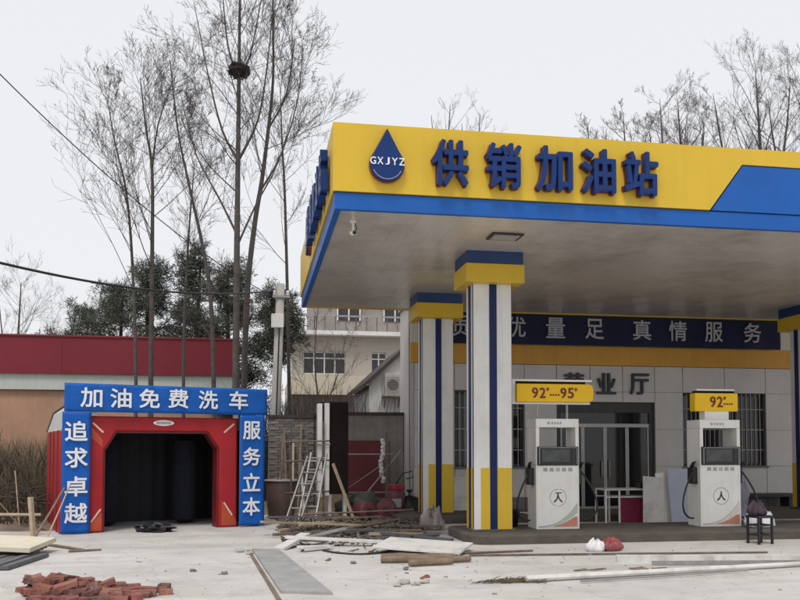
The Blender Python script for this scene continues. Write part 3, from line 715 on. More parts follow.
# ================================================================ utility pole and wires
up_ = thing('utility_pole', 'pale concrete utility pole with a small white box between the trees', 'utility pole', (.47, 22.33, 0))
MB().tube([(0, 0, -.2), (.10, 0, 3), (.19, -.0, 5.9)], [.15, .125, .105], 14).build('shaft', pole_m, up_, smooth=True)
B(-.05, .27, -.22, -.12, 4.72, 5.08).build('meter_box', white, up_, bevel=.01)
B(-.02, .42, -.14, -.08, 5.52, 5.58).build('crossarm', galv, up_)
for x in (.03, .37): MB().lathe([(.015, 0), (.04, .02), (.03, .06), (.045, .08), (.02, .13)], 8, (x, -.11, 5.58)).build('insulator', white, up_)
MB().tube([(.02, -.13, 0), (.10, -.13, 2.6), (.16, -.12, 4.72)], .018, 6).build('conduit', black, up_)
def wire(label, a, b, sag, r, far=True):
    a, b = Vector(a), Vector(b); n = 26; base = b.copy()
    pts = [a.lerp(b, k / n) - base + Vector((0, 0, -sag * 4 * (k / n) * (1 - k / n))) for k in range(n + 1)]
    if far:
        t_ = (pts[0] - pts[1]).normalized(); pts = [pts[0] + t_ * d + Vector((0, 0, .004 * d * d)) for d in (24, 16, 8, 3)] + pts     # runs on to the next pole
    tag(MB().tube(pts, r, 6).build('overhead_cable', black, None, base, smooth=True), label, 'cable')
wire('thin overhead cable climbing steeply from the utility pole', (-5.35, 13.1, 8.75), (.15, 22.30, 5.72), .45, .011)
wire('thick twisted overhead cable sagging gently from the utility pole', (-5.2, 11.4, 4.45), (.50, 22.30, 5.72), .42, .022)
wire('short overhead cable from the utility pole to the beige house', (.90, 22.30, 5.72), (2.6, 39.9, 6.9), .4, .012, False)

# ================================================================ trees
def taper(a, b, n): return [a + (b - a) * k / (n - 1) for k in range(n)]
def smooth_path(P, m=4):
    P = [Vector(p) for p in P]; out = []
    for i in range(len(P) - 1):
        p0, p1, p2, p3 = P[max(i - 1, 0)], P[i], P[i + 1], P[min(i + 2, len(P) - 1)]
        for k in range(m):
            t = k / m; out.append(.5 * ((2 * p1) + (p2 - p0) * t + (2 * p0 - 5 * p1 + 4 * p2 - p3) * t * t + (3 * p1 - p0 - 3 * p2 + p3) * t ** 3))
    out.append(P[-1]); return out
def grow(mb, p, d, L, r, lev, rg, up=.25, kids=(7, 6, 5), curl=.075, spread=(22, 46)):
    n = 5 if lev < 2 else 4
    d = d.normalized(); path = [p.copy()]; step = L / n
    for i in range(n):
        d = (d + Vector((rg.gauss(0, curl), rg.gauss(0, curl), rg.gauss(0, curl) + up * .35))).normalized()
        path.append(path[-1] + d * step)
    mb.tube(path, taper(r, max(r * .35, .0028), n + 1), 5 if lev == 0 else 3, cap=False)
    if lev >= len(kids): return
    for k in range(kids[lev]):
        t = rg.uniform(.18, 1.0) if k else 1.0
        i = min(int(t * n), n - 1); q = path[i].lerp(path[i + 1], t * n - i); dd = (path[i + 1] - path[i]).normalized()
        ax = Vector((rg.gauss(0, 1), rg.gauss(0, 1), rg.gauss(0, 1))); ax = (ax - dd * ax.dot(dd)).normalized()
        a = R(rg.uniform(*spread)); nd = dd * math.cos(a) + ax * math.sin(a)
        grow(mb, q, nd, L * rg.uniform(.34, .58) * (1.15 - .45 * t), max(r * .5 * (1.1 - .5 * t), .0032), lev + 1, rg, up, kids, curl, spread)
def bare_tree(label, stems, r0, seed, group, limbs=18, start=.35, L0=2.4, up=.2, kids=(6, 5, 4), thin=1.0):
    """stems: list of (polyline, base radius, tip radius)"""
    rg = random.Random(seed); base = Vector(stems[0][0][0]); base.z = 0
    t = thing('bare_tree', label, 'tree', base, 0, group)
    tr = MB(); cr = MB()
    for si, (P, ra, rb_) in enumerate(stems):
        path = smooth_path([Vector(p) - base for p in P]); n = len(path)
        tr.tube(path, taper(ra, rb_, n), 9 if si == 0 else 7)
        Lt = sum((path[i + 1] - path[i]).length for i in range(n - 1))
        s0 = start if si == 0 else .12
        nl = limbs if si == 0 else max(5, int(limbs * .5))
        for k in range(nl):
            u = s0 + (1 - s0) * (k + rg.random()) / nl; u = min(u, .995)
            i = min(int(u * (n - 1)), n - 2); q = path[i].lerp(path[i + 1], u * (n - 1) - i); dd = (path[i + 1] - path[i]).normalized()
            az = rg.uniform(0, 2 * math.pi); ax = Vector((math.cos(az), math.sin(az), 0)); ax = (ax - dd * ax.dot(dd)).normalized()
            a = R(rg.uniform(30, 58)); nd = dd * math.cos(a) + ax * math.sin(a)
            L = L0 * (1.25 - .75 * (u - s0) / (1 - s0)) * rg.uniform(.55, 1.1) * (1 if si == 0 else .75)
            rr = (ra + (rb_ - ra) * u)
            grow(cr, q, nd, L, min(max(rr * .38, .009), .035) * thin, 0, rg, up, kids)
    tr.build('trunk', bark, t, smooth=True); cr.build('crown', twig_m, t)
    return t
G1 = 'bare poplars beyond the car wash'
bare_tree('tallest bare poplar holding the bird nest high in its fork', [
    ([(-.42, 21.46, 0), (-.45, 21.32, 3.52), (-.45, 21.19, 6.49), (-.44, 21.09, 8.71), (-.43, 20.99, 10.88), (-.42, 20.91, 12.66), (-.38, 20.84, 15.2)], .105, .016),
    ([(-.44, 21.09, 8.70), (-.83, 21.12, 9.45), (-1.18, 21.12, 10.81), (-1.54, 21.11, 12.6)], .036, .008),
    ([(-.43, 21.09, 8.70), (.04, 20.96, 9.7), (.27, 20.85, 11.18), (.43, 20.76, 13.0)], .036, .008),
    ([(-.44, 21.18, 6.85), (-.87, 21.2, 7.72), (-1.48, 21.27, 8.9), (-1.86, 21.29, 10.4)], .033, .007),
    ([(-.44, 21.2, 6.6), (.0, 21.1, 7.6), (.55, 21.0, 8.7), (.95, 20.9, 10.2)], .03, .007),
    ([(-.43, 20.99, 10.75), (-.70, 21.01, 11.5), (-.86, 20.98, 13.0)], .035, .01), ([(-.43, 20.99, 10.75), (-.16, 20.92, 11.3), (.12, 20.83, 12.8)], .03, .01)],
    .17, 11, G1, 16, .42, 2.2, kids=(6, 6, 3), thin=.7)
bare_tree('bare poplar leaning away from the tallest trunk beside the utility pole', [
    ([(-.30, 22.05, 0), (-.22, 21.81, 5.0), (-.04, 21.7, 7.14), (.15, 21.61, 8.4), (.3, 21.53, 9.67), (.41, 21.45, 10.94), (.40, 21.39, 12.47), (.39, 21.32, 14.6)], .085, .014),
    ([(.1, 21.62, 8.1), (.6, 21.5, 9.0), (1.0, 21.4, 10.3), (1.15, 21.3, 11.6)], .03, .007), ([(.3, 21.5, 9.7), (.75, 21.4, 10.6), (.95, 21.3, 12.0)], .03, .01)],
    .14, 12, G1, 16, .42, 2.3, kids=(6, 6, 3), thin=.7)
bare_tree('straight bare poplar forking in two above the car wash middle', [
    ([(-2.7, 23.37, 0), (-2.7, 23.23, 3.4), (-2.69, 23.08, 6.84), (-2.71, 22.99, 8.95), (-2.87, 22.97, 10.01), (-3.04, 22.95, 11.4)], .08, .012),
    ([(-2.71, 22.98, 9.0), (-2.56, 22.91, 10.14), (-2.2, 22.82, 11.3)], .03, .007)],
    .13, 13, G1, 26, .36, 2.5, kids=(6, 5, 3), thin=.7)
bare_tree('slim bare poplar bowed outward over the red fascia', [
    ([(-3.05, 22.92, 0), (-3.02, 22.78, 3.36), (-3.14, 22.67, 6.46), (-3.31, 22.61, 8.27), (-3.56, 22.61, 9.31), (-3.8, 22.59, 10.6)], .055, .009)],
    .09, 14, G1, 24, .34, 2.5, kids=(6, 5, 3), thin=.7)
bare_tree('thin whippy bare poplar slanting beside the tallest trunk', [
    ([(-1.02, 23.6, 0), (-1.14, 23.4, 5.06), (-1.39, 23.36, 6.96), (-1.75, 23.35, 8.58), (-2.09, 23.33, 10.2), (-2.31, 23.29, 12.09)], .07, .012)],
    .07, 15, G1, 15, .45, 2.0, kids=(6, 5, 3), thin=.7)
bare_tree('thin bare sapling rising right behind the utility pole', [
    ([(1.0, 23.25, 0), (.89, 23.06, 4.79), (.78, 22.93, 8.31), (.69, 22.87, 9.93), (.63, 22.83, 11.3)], .06, .01)],
    .06, 16, G1, 18, .35, 1.9, kids=(6, 5, 3), thin=.7)
bare_tree('spindly bare sapling growing beneath the sagging cables', [
    ([(-1.9, 24.4, 0), (-1.95, 24.3, 4.5), (-1.85, 24.3, 7.5), (-1.7, 24.2, 9.6)], .06, .01)], .06, 17, G1, 18, .35, 1.9, kids=(6, 5, 3), thin=.7)
bare_tree('thin bare sapling in front of the beige house windows', [
    ([(2.35, 30.0, 0), (2.3, 30, 2.6), (2.1, 30, 4.6), (2.2, 30, 6.6)], .05, .01), ([(2.3, 30, 2.5), (2.9, 30, 4.2), (3.2, 30, 5.6)], .03, .008)], .05, 20, G1, 14, .3, 1.8, kids=(5, 4, 3), thin=.8)
bare_tree('far bare tree alone beyond the red fascia end', [
    ([(-12.4, 47.4, 0), (-12.4, 47.4, 4), (-12.3, 47.4, 7.5), (-12.2, 47.4, 10.4)], .14, .02), ([(-12.4, 47.4, 4.5), (-13.0, 47.4, 7), (-13.3, 47.4, 9.6)], .07, .015)], .14, 18, 'distant bare trees', 16, .4, 3.0, kids=(6, 5, 3), thin=.7)
bare_tree('low far bare thicket tree over the red fascia', [
    ([(-9.6, 46, 0), (-9.6, 46, 5), (-9.2, 46, 8.3)], .10, .02)], .1, 19, 'distant bare trees', 12, .4, 2.6, kids=(6, 5, 3), thin=.7)
# crowns over the canopy roof, right-hand side
G2 = 'bare trees behind the station'
for i, (x, y, h, s, lab) in enumerate((
        (22.4, 34.2, 18.9, 3.9, 'broadest bare tree crown rising behind the canopy roof'),
        (24.6, 33.8, 18.6, 3.6, 'tall bare tree crown behind the blue end of the canopy'),
        (19.6, 36.0, 17.8, 2.9, 'middle sized bare tree between the two tree clumps behind the canopy'),
        (18.1, 34.8, 17.2, 2.9, 'dense bare tree crown over the last canopy character'),
        (16.9, 36.0, 17.0, 2.3, 'small bushy bare crown just showing over the canopy roof'),
        (15.6, 37.0, 16.8, 1.7, 'faintest lowest bare crown over the canopy roof'))):
    bare_tree(lab, [([(x, y, 0), (x + .1, y, h * .5), (x - .1, y, h * .72), (x - .35, y, h)], .22, .010),
                    ([(x + .05, y, h * .55), (x + s * .30, y + .5, h * .74), (x + s * .42, y + .4, h * .95)], .10, .009),
                    ([(x + .05, y, h * .50), (x - s * .42, y + .2, h * .74), (x - s * .62, y, h * .92)], .10, .009),
                    ([(x + .05, y, h * .55), (x + .1, y - s * .35, h * .78), (x + .3, y - s * .4, h * .93)], .09, .009)],
              .24, 30 + i, G2, 20, .50, s * .9, up=.18, kids=(6, 6, 4), thin=1.1)
for i, (x, y, h) in enumerate(((8.6, 38, 17.6), (10.3, 39, 17.7))):
    bare_tree(('wispy bare tree top above the canopy drop emblem', 'wispy bare tree top above the first canopy characters')[i], [([(x, y, 0), (x, y, h * .6), (x + .3, y, h)], .15, .015), ([(x, y, h * .6), (x - .6, y, h * .97)], .08, .012)], .15, 40 + i, G2, 10, .6, 2.0, kids=(4, 4, 2))

def pine(label, base, h, rad, seed, z0=.28):
    rg = random.Random(seed); b = Vector(base)
    t = thing('pine_tree', label, 'tree', b, 0, 'dark pines behind the poplars')
    tr = MB(); tr.tube([(0, 0, 0), (rg.uniform(-.2, .2), rg.uniform(-.2, .2), h * .5), (rg.uniform(-.3, .3), 0, h * .97)], [.17, .12, .03], 8)
    cr = MB(); nb = int(26 + 13 * rad)
    for k in range(nb):
        u = z0 + (1 - z0) * (k + rg.random()) / nb; z = h * u; az = rg.uniform(0, 6.283)
        e = max(0.12, math.sin(min(1, (u - z0) / (1 - z0) * 1.15 + .12) * math.pi) ** .7)
        L = rad * e * rg.uniform(.35, 1.3)
        d = Vector((math.cos(az), math.sin(az), rg.uniform(.05, .5)))
        p0 = Vector((0, 0, z)); p1 = p0 + d * L; pm = p0 + d * L * .5 + Vector((0, 0, -.08 * L))
        tr.tube([p0, pm, p1], [.035, .022, .010], 4, cap=False)
        for c in range(rg.randint(4, 8)):
            f = rg.uniform(.45, 1.08); cc_ = p0.lerp(p1, f) + Vector((rg.gauss(0, .30), rg.gauss(0, .30), rg.gauss(.08, .18)))
            for q in range(64):
                dd = Vector((rg.gauss(0, 1), rg.gauss(0, 1), rg.gauss(.35, .8))).normalized()
                ln = rg.uniform(.09, .22); sd = dd.cross(Vector((rg.gauss(0, 1), rg.gauss(0, 1), rg.gauss(0, 1)))).normalized() * .014
                a = cc_ + dd * rg.uniform(0, .14) + Vector((rg.gauss(0, .09), rg.gauss(0, .09), rg.gauss(0, .07)))
                cr.add([a - sd, a + sd, a + dd * ln + sd * .4], [(0, 1, 2)])
    tr.build('trunk', pine_bark, t, smooth=True); cr.build('crown', pine_m, t)
for i, (x, y, h, r_, z0, lab) in enumerate((
        (-3.7, 31.5, 8.2, 2.7, .26, 'dark pine standing behind the slim bowed poplar'),
        (-2.2, 32.4, 8.9, 2.6, .30, 'tallest dark pine behind the straight forked poplar'),
        (-5.2, 33.2, 7.6, 2.3, .30, 'dark pine with loose lower crown over the red fascia'),
        (-6.6, 34.5, 7.0, 1.5, .26, 'small conical dark pine at the outer end of the pine clump'),
        (-.9, 30.4, 7.9, 2.0, .32, 'dark pine crowding the tallest poplar trunk'),
        (.75, 29.4, 6.9, .75, .66, 'dark pine right behind the pole and its cables'))):
    pine(lab, (x, y, 0), h, r_, 60 + i, z0)

# nest in the poplar fork
ns = MB(); rg = random.Random(5)
blob(ns, (0, 0, 0), (.25, .25, .17), 2, 14, .2, 3)
for k in range(170):
    a = rg.uniform(0, 6.283); z = rg.uniform(-.16, .13); rr = .25 * math.sqrt(max(.15, 1 - (z / .2) ** 2))
    p = Vector((math.cos(a) * rr, math.sin(a) * rr, z)); d = Vector((-math.sin(a), math.cos(a), rg.gauss(0, .35))) * rg.uniform(.12, .26) + Vector((math.cos(a), math.sin(a), .1)) * rg.uniform(-.02, .08)
    ns.tube([p - d * .5, p + d * .5], .006, 3)
tag(ns.build('bird_nest', nest_m, None, (-.43, 20.95, 10.90)), 'dark round stick nest high in the tallest poplar', 'nest')

# ================================================================ undergrowth (uncountable)
rg = random.Random(21)
wd = MB()
for k in range(9000):
    x = rg.uniform(-14, -.4) if k % 4 else rg.uniform(-9.5, -5); y = rg.uniform(23.4, 26.8)
    h = rg.uniform(.5, 1.5) * (1.35 if noise.noise(Vector((x * .5, y * .5, 0))) > 0 else .8)
    p = Vector((x, y, .02)); l = Vector((rg.gauss(0, .18), rg.gauss(0, .18), 0)); s = Vector((.012, rg.uniform(-.01, .01), 0))
    m_ = p + l * h * .4 + Vector((0, 0, h * .6)); t_ = p + l * h * 1.2 + Vector((0, 0, h))
    wd.add([p - s, p + s, m_ + s * .8, m_ - s * .8, t_], [(0, 1, 2, 3), (3, 2, 4)])
tag(wd.build('dry_weeds', weed_m), 'tall dry brown weeds along the salmon wall foot', 'weeds', kind='stuff')
br = MB()
for k in range(420):
    x, y = rg.uniform(-8.5, -4.1), rg.uniform(17.6, 23.2); a = rg.uniform(0, 6.283); L = rg.uniform(.4, 1.9)
    p = Vector((x, y, rg.uniform(.12, .65))); d = Vector((math.cos(a), math.sin(a), rg.gauss(.05, .32))) * L
    br.tube([p, p + d * .5 + Vector((rg.gauss(0, .08), 0, rg.gauss(0, .08))), p + d], [.016, .012, .005], 4, cap=False)
for k in range(2600):
    x, y = rg.uniform(-9.5, -4.0), rg.uniform(17.6, 24.5); h = rg.uniform(.15, .9)
    p = Vector((x, y, .1)); l = Vector((rg.gauss(0, .35), rg.gauss(0, .35), 0)); s = Vector((.014, 0, 0))
    br.add([p - s, p + s, p + l * h + Vector((0, 0, h))], [(0, 1, 2)])
tag(br.build('brush_heap', weed_dark), 'tangled heap of dead brushwood beside the car wash', 'brushwood', kind='stuff')
sh_ = MB()
for k in range(2600):
    x, y = rg.uniform(-.3, 3.4), rg.uniform(24.5, 31); h = rg.uniform(.8, 3.6)
    p = Vector((x, y, 0)); d = Vector((rg.gauss(0, .25), rg.gauss(0, .25), 1)) * h
    sh_.tube([p, p + d * .5 + Vector((rg.gauss(0, .1), 0, 0)), p + d], [.012, .009, .004], 3, cap=False)
tag(sh_.build('bare_thicket', twig_m), 'thin bare shrubs massed behind the yard wall', 'shrubs', kind='stuff')

# loose grit, chips and twigs scattered over the forecourt
gt = MB()
for k in range(650):
    u = rg.random(); x = rg.uniform(-5, 12); y = rg.uniform(8.5, 13.3) if u < .6 else rg.uniform(13.3, 20)
    if x < 2.9 and rg.random() < .3: x, y = rg.gauss(1.8, .9), rg.gauss(13.6, 1.6)
    if y > 13.3 and x > 2.9: continue
    s = min(abs(rg.gauss(0, .007)) + .003, .02); m = Matrix.Rotation(rg.uniform(0, 6), 3, 'Z') @ Matrix.Rotation(rg.uniform(0, 1), 3, 'X')
    gt.obox((x, y, s * .4), (s * rg.uniform(1, 3), s, s * .8), m)
tag(gt.build('loose_grit', M('grit', (.30, .27, .24), .95, .4, 8)), 'small stones and chips scattered over the concrete', 'grit', kind='stuff')

# ================================================================ bricks dumped on the forecourt
bms = []
for mt in brick_ms:
    for v in range(3):
        m = bpy.data.meshes.new('brick'); L_ = (.24, .19, .13)[v]; mb = MB()
        hx, hy, hz = L_ / 2, .0575, .0265
        j = lambda s: rg.uniform(-s, s)
        c8 = [(-hx, -hy, -hz), (hx, -hy, -hz), (hx, hy, -hz), (-hx, hy, -hz), (-hx, -hy, hz), (hx, -hy, hz), (hx, hy, hz), (-hx, hy, hz)]
        c8 = [(x + j(.012 if v else .004) , y + j(.008), z + j(.006)) for x, y, z in c8]
        mb.add(c8, [(3, 2, 1, 0), (4, 5, 6, 7), (0, 1, 5, 4), (1, 2, 6, 5), (2, 3, 7, 6), (3, 0, 4, 7)])
        mb.v = mb.v; m.from_pydata(mb.v, [], mb.f); m.materials.append(mt); m.update(); bms.append(m)
SZ = ('whole', 'chipped', 'half'); SH = ('red', 'dark red', 'pale red', 'blackened'); LY = ('at the foot of the dumped heap', 'in the lower part of the dumped heap', 'high on the dumped heap', 'on the very top of the dumped heap')
layers = [(0, 66, 1.0), (1, 44, .74), (2, 24, .48), (3, 8, .24)]
for lz, cnt, sp in layers:
    for k in range(cnt):
        a = rg.uniform(0, 6.283); rr = math.sqrt(rg.random()) * sp
        px, py = -1.70 + .66 * rr * math.cos(a) - .16 * lz, 9.55 + .52 * rr * math.sin(a)
        bi = rg.randrange(len(bms))
        o = put('brick', bms[bi], None, (px, py, .030 + lz * .050 + rg.uniform(-.004, .012)))
        o.rotation_euler = (rg.gauss(0, .13) * (lz > 0) + rg.choice((0, 0, 0, 1.57)) * (lz > 1), rg.gauss(0, .16) * (lz > 0), rg.gauss(0.12, .38) + rg.choice((0, 0, 0, 1.3)))
        tag(o, '%s %s brick %s' % (SZ[bi % 3], SH[bi // 3], LY[lz]), 'brick', 'red bricks in the dumped heap')
for px, py, a in ((-1.02, 9.66, .15), (-.98, 9.92, -.2), (-2.45, 9.95, .9), (-.92, 9.50, .05), (-1.15, 9.45, .1)):
    o = put('brick', rg.choice(bms), None, (px, py, .028), a); tag(o, 'stray red brick lying flat just outside the brick heap', 'brick', 'stray bricks beside the heap')

# ================================================================ scrap by the brush heap
o = MB().obox((0, 0, .20), (1.95, 1.10, .07), Matrix.Rotation(R(3), 3, 'Y') @ Matrix.Rotation(R(2), 3, 'X')).build('foam_board', cream_board, None, (-4.02, 13.45, 0), R(-6), bevel=.006)
tag(o, 'thick cream foam board lying flat over grey roofing sheets', 'board')
for k in range(7):
    x = -3.98 + k * .155
    p = MB(); p.prism([(-.07, 0), (.07, 0), (.05, .045), (-.05, .045)], -.85, .55)
    tag(p.build('roofing_strip', grey_sheet, None, (x, 12.55, .012 + .012 * (k % 2)), R(-7 + rg.uniform(-2, 2))), 'dark grey folded roofing strip beneath the cream board', 'roofing strip', 'grey roofing strips')
for k in range(3):
    tag(MB().beam((-.9, -.1 * k, 0), (.9, .12 - .1 * k, .03), .10, .06).build('timber_batten', wood_old, None, (-4.0, 13.2 + .32 * k, .06)), 'old timber batten propping up the cream board', 'batten', 'battens below the cream board')
def stick(name, label, cat, a, b, r, mat, group=None, sq=False):
    a, b = Vector(a), Vector(b)
    mb = MB()
    if sq: mb.beam((0, 0, 0), b - a, r * 2, r * 2)
    else: mb.tube([(0, 0, 0), (b - a) * .5 + Vector((r * .4, 0, 0)), b - a], [r, r * .95, r * .85], 8)
    return tag(mb.build(name, mat, None, a), label, cat, group)
stick('wooden_stake', 'pale square wooden stake standing upright in the brush', 'stake', (-3.90, 16.3, -.05), (-3.98, 16.35, .70), .035, wood_pale, sq=True)
stick('wooden_pole', 'brown pole propped steeply against the blue side banner', 'pole', (-3.72, 15.55, .02), (-3.40, 16.36, .86), .022, wood_old)
stick('wooden_pole', 'thin pale pole crossing the brown one by the side banner', 'pole', (-3.50, 15.50, .02), (-3.30, 16.36, .92), .015, wood_pale)
stick('wooden_pole', 'long pale rail resting level across the brush heap', 'pole', (-6.6, 16.7, .40), (-3.85, 16.6, .36), .03, wood_pale)
stick('wooden_pole', 'dark crooked branch lying on the concrete before the side banner', 'pole', (-3.55, 14.9, .03), (-2.55, 13.7, .025), .022, wood_old)
stick('wooden_pole', 'short dark stick lying on the concrete behind the brick heap', 'pole', (-2.75, 13.6, .02), (-2.3, 13.75, .02), .018, wood_old)
stick('wooden_pole', 'bare stem poking up out of the brush heap', 'pole', (-4.4, 17.3, .1), (-4.55, 17.5, 1.15), .012, wood_pale)
stick('wooden_pole', 'bent grey stem leaning outward from the brush heap', 'pole', (-4.3, 17.0, .1), (-5.1, 17.3, .95), .012, wood_old)

# ================================================================ scrap in the yard corner
tk = thing('water_tank', 'squat brown open tank standing beside the blue side banner', 'tank', (.62, 19.55, 0))
MB().lathe([(.25, 0), (.29, .04), (.33, .45), (.35, .80), (.355, .86), (.325, .87), (.31, .80), (.28, .30), (.2, .25)], 22).build('shell', pot_brown, tk, smooth=True)
MB().tube([(.36 * math.cos(2 * math.pi * k / 24), .36 * math.sin(2 * math.pi * k / 24), .86) for k in range(25)], .022, 6, cap=False).build('rim', M('tank rim', (.38, .36, .35), .5, .1, 4), tk)
for k, (x, y, h, l) in enumerate(((-.15, .05, 1.55, .08), (.02, .0, 1.75, -.04), (.12, -.05, 1.45, .12), (.18, .1, 1.6, .05))):
    stick('iron_rod', 'thin iron rod standing in the brown tank', 'rod', (.62 + x * .6, 19.55 + y, .3), (.62 + x + l, 19.6 + y, h), .012, rust, 'rods in the brown tank')
# ladder leaning on a pipe rack
def ladder(label, p, lean, L_, w_, n, rz):
    t = thing('ladder', label, 'ladder', p, rz, 'grey ladders in the yard corner')
    top = Vector((0, math.sin(lean) * L_, math.cos(lean) * L_))
    for s in (-1, 1): MB().beam((s * w_ / 2, 0, .0), Vector((s * w_ / 2, 0, 0)) + top, .03, .06).build('rail', galv, t)
    for k in range(n):
        c = top * ((k + .6) / n); MB().tube([(-w_ / 2, c.y, c.z), (w_ / 2, c.y, c.z)], .015, 7).build('rung', galv, t)
ladder('grey ladder leaning on the pipe rack beside the brown tank', (.72, 16.75, .02), R(50), 2.15, .30, 6, R(-20))
ladder('grey ladder tilted close to the tall dark sign box', (1.02, 16.9, .02), R(46), 2.10, .34, 6, R(-14))
rk = thing('pipe_rack', 'rusty pipe rack carrying the tops of both ladders', 'rack', (1.35, 18.55, 0))
for x in (-.55, -.2, .15): MB().tube([(x, .05, 0), (x, .05, 2.05 + .12 * math.sin(x * 9))], .02, 8).build('upright', rust, rk)
for z in (.62, 1.30, 1.72): MB().tube([(-.68, .02, z), (.28, .02, z + .03)], .018, 8).build('crossbar', rust, rk)
# tall dark sign box with white edge strips on white legs
sg = thing('sign_box', 'tall dark upright sign box with white edge strips on white legs', 'sign box', (1.70, 18.85, 0))
B(-.06, .36, -.12, .20, .58, 2.60).build('dark_panel', brown_dark, sg, bevel=.008)
B(-.32, -.22, -.16, .18, .52, 2.57).build('edge_strip', white, sg, bevel=.006); B(-.17, -.065, -.20, .16, .55, 2.58).build('edge_strip', white, sg, bevel=.006)
B(-.22, -.17, -.05, .15, .6, 2.55).build('recess', black, sg)
B(-.34, -.05, -.21, .19, 1.66, 1.70).build('strap', galv, sg)
B(-.30, .37, -.13, .21, 2.60, 2.63).build('top_cap', dark_metal, sg)
for x in (-.08, .26): B(x, x + .07, -.10, -.03, 0, .58).build('leg', white, sg); B(x, x + .07, .12, .19, 0, .58).build('leg', white, sg)
stick('timber_prop', 'pale timber prop slanting from the tall sign box', 'timber', (2.15, 18.3, .02), (1.72, 18.72, 1.25), .025, wood_pale, sq=True)
# maroon sheet, scaffold, hanging hose
o = B(-.50, .50, -.02, .02, 0, 1.50).build('steel_sheet', red_dark, None, (2.74, 21.35, .30), 0, rot=(R(-7), 0, 0)); tag(o, 'maroon steel sheet leaning upright on the yard wall', 'sheet')
tag(B(-.55, .65, -.25, .2, 0, .30).build('timber_block', wood_old, None, (2.72, 21.2, 0)), 'low timber block carrying the maroon sheet', 'block')
sc = thing('steel_scaffold', 'thin steel scaffold frame standing before the maroon sheet', 'scaffold', (2.65, 19.9, 0))
for x, y in ((-.55, 0), (.52, 0), (.58, .5), (-.5, .5)): MB().tube([(x, y, 0), (x, y, 1.75)], .017, 7).build('upright', rust, sc)
for z in (.55, 1.45): MB().tube([(-.60, 0, z), (.62, 0, z)], .015, 7).build('crossbar', galv, sc)
MB().tube([(-.52, -.02, .62), (.36, -.02, 1.22)], .012, 6).build('brace', galv, sc)
hs = MB(); P_ = []
for k in range(60): a = k * .55; P_.append((.016 * math.cos(a * 1.7) + .03 * math.sin(k * .13), .02 * math.sin(a), 1.75 - k * .017))
hs.tube(P_, [.045 + .012 * math.sin(k * 1.3) for k in range(60)], 8); tag(hs.build('twisted_rope', plastic_white, None, (2.98, 19.84, .05), smooth=True), 'twisted white rope hanging from the scaffold frame', 'rope')
tag(blob(MB(), (0, 0, .22), (.62, .38, .30), 9, 22, .28, 2.4, .3).build('tarp_bundle', green_tarp, None, (2.45, 19.35, 0), smooth=True), 'dark green tarp bundled on the ground under the scaffold', 'tarp')
for k, (x, y, s) in enumerate(((2.42, 18.75, .21), (2.92, 18.8, .23))):
    t = thing('gas_drum', ('small red drum lying against the green tarp beside the sign box', 'small red drum lying against the green tarp beside the red barrel')[k], 'drum', (x, y, s), R(20 - 30 * k))
    MB().tube([(0, -.22, 0), (0, -.20, 0), (0, .2, 0), (0, .22, 0)], [s * .8, s, s, s * .8], 16).build('shell', M('dull drum red', (.15, .035, .045), .6, .35, 5), t, smooth=True)
    MB().tube([(0, -.25, 0), (0, -.219, 0)], s * .3, 10).build('cap', dark_metal, t)
bl = thing('red_barrel', 'violet red barrel with bright red lid by the shop corner', 'barrel', (3.28, 19.75, 0))
MB().lathe([(.20, 0), (.22, .03), (.24, .3), (.24, .52), (.20, .62), (.19, .64)], 18).build('shell', M('faded violet red', (.19, .05, .07), .5, .3, 4), bl, smooth=True)
MB().lathe([(.215, .62), (.225, .63), (.225, .73), (.20, .75)], 18).build('lid', plastic_red, bl, smooth=False)
B(-.12, .10, -.245, -.235, .22, .42).build('paper_label', print_silver, bl)
tag(MB().tube([(0, 0, .70), (.15, -.02, .95), (.38, .0, 1.0), (.42, .02, .86), (.25, .03, .82)], .014, 7).build('rubber_hose', black, None, (3.3, 19.75, .05), smooth=True), 'short black hose looped over the red barrel lid', 'hose')
def sack(w_, h_, seed, folds=9, neck=False):
    mb = MB(); n = 40; prof = [(.55, 0), (.92, .02), (1.05, .16), (1.0, .36), (.84, .55), (.55, .70), (.24, .78), (.17, .84), (.30, .93), (.36, 1.0), (.10, .97)] if neck else [(.6, 0), (.95, .03), (1.08, .2), (1.06, .42), (.92, .66), (.66, .86), (.34, .97), (.1, 1.0)]; vs_ = []
    for i, (r, z) in enumerate(prof):
        for j in range(n):
            a = 2 * math.pi * j / n; d = Vector((math.cos(a), math.sin(a), 0))
            k = 1 + (.10 + .16 * min(1, z * 1.3)) * math.sin(folds * a + 2.4 * noise.noise(d * 1.7 + Vector((seed, z, 0)))) * (z > .01) + .30 * noise.noise(d * 1.1 + Vector((seed * 2, 0, z * 1.6)))
            q = noise.noise(Vector((r * d.x * 2.3, r * d.y * 2.3, seed))); vs_.append((r * w_ * k * math.cos(a) + .35 * w_ * z * q, r * w_ * k * .8 * math.sin(a), max(0, h_ * z * (1 + (.55 * q if not neck else 0)))))
    k = len(prof)
    mb.add(vs_, [(i * n + j, i * n + (j + 1) % n, (i + 1) * n + (j + 1) % n, (i + 1) * n + j) for i in range(k - 1) for j in range(n)] + [tuple(range(n))[::-1], tuple((k - 1) * n + j for j in range(n))])
    return mb
tag(sack(.20, .40, 4).build('cloth_sack', cloth_grey, None, (3.40, 16.25, 0), smooth=True), 'dirty grey sack slumped in front of the rear column', 'sack')
tag(blob(MB(), (0, 0, .10), (.10, .09, .11), 33, 12, .25, 2, .1).build('clay_pot', M('clay brown', (.20, .09, .05), .8, .2, 4), None, (3.35, 16.62, 0), smooth=True), 'little brown clay pot behind the grey sack', 'pot')
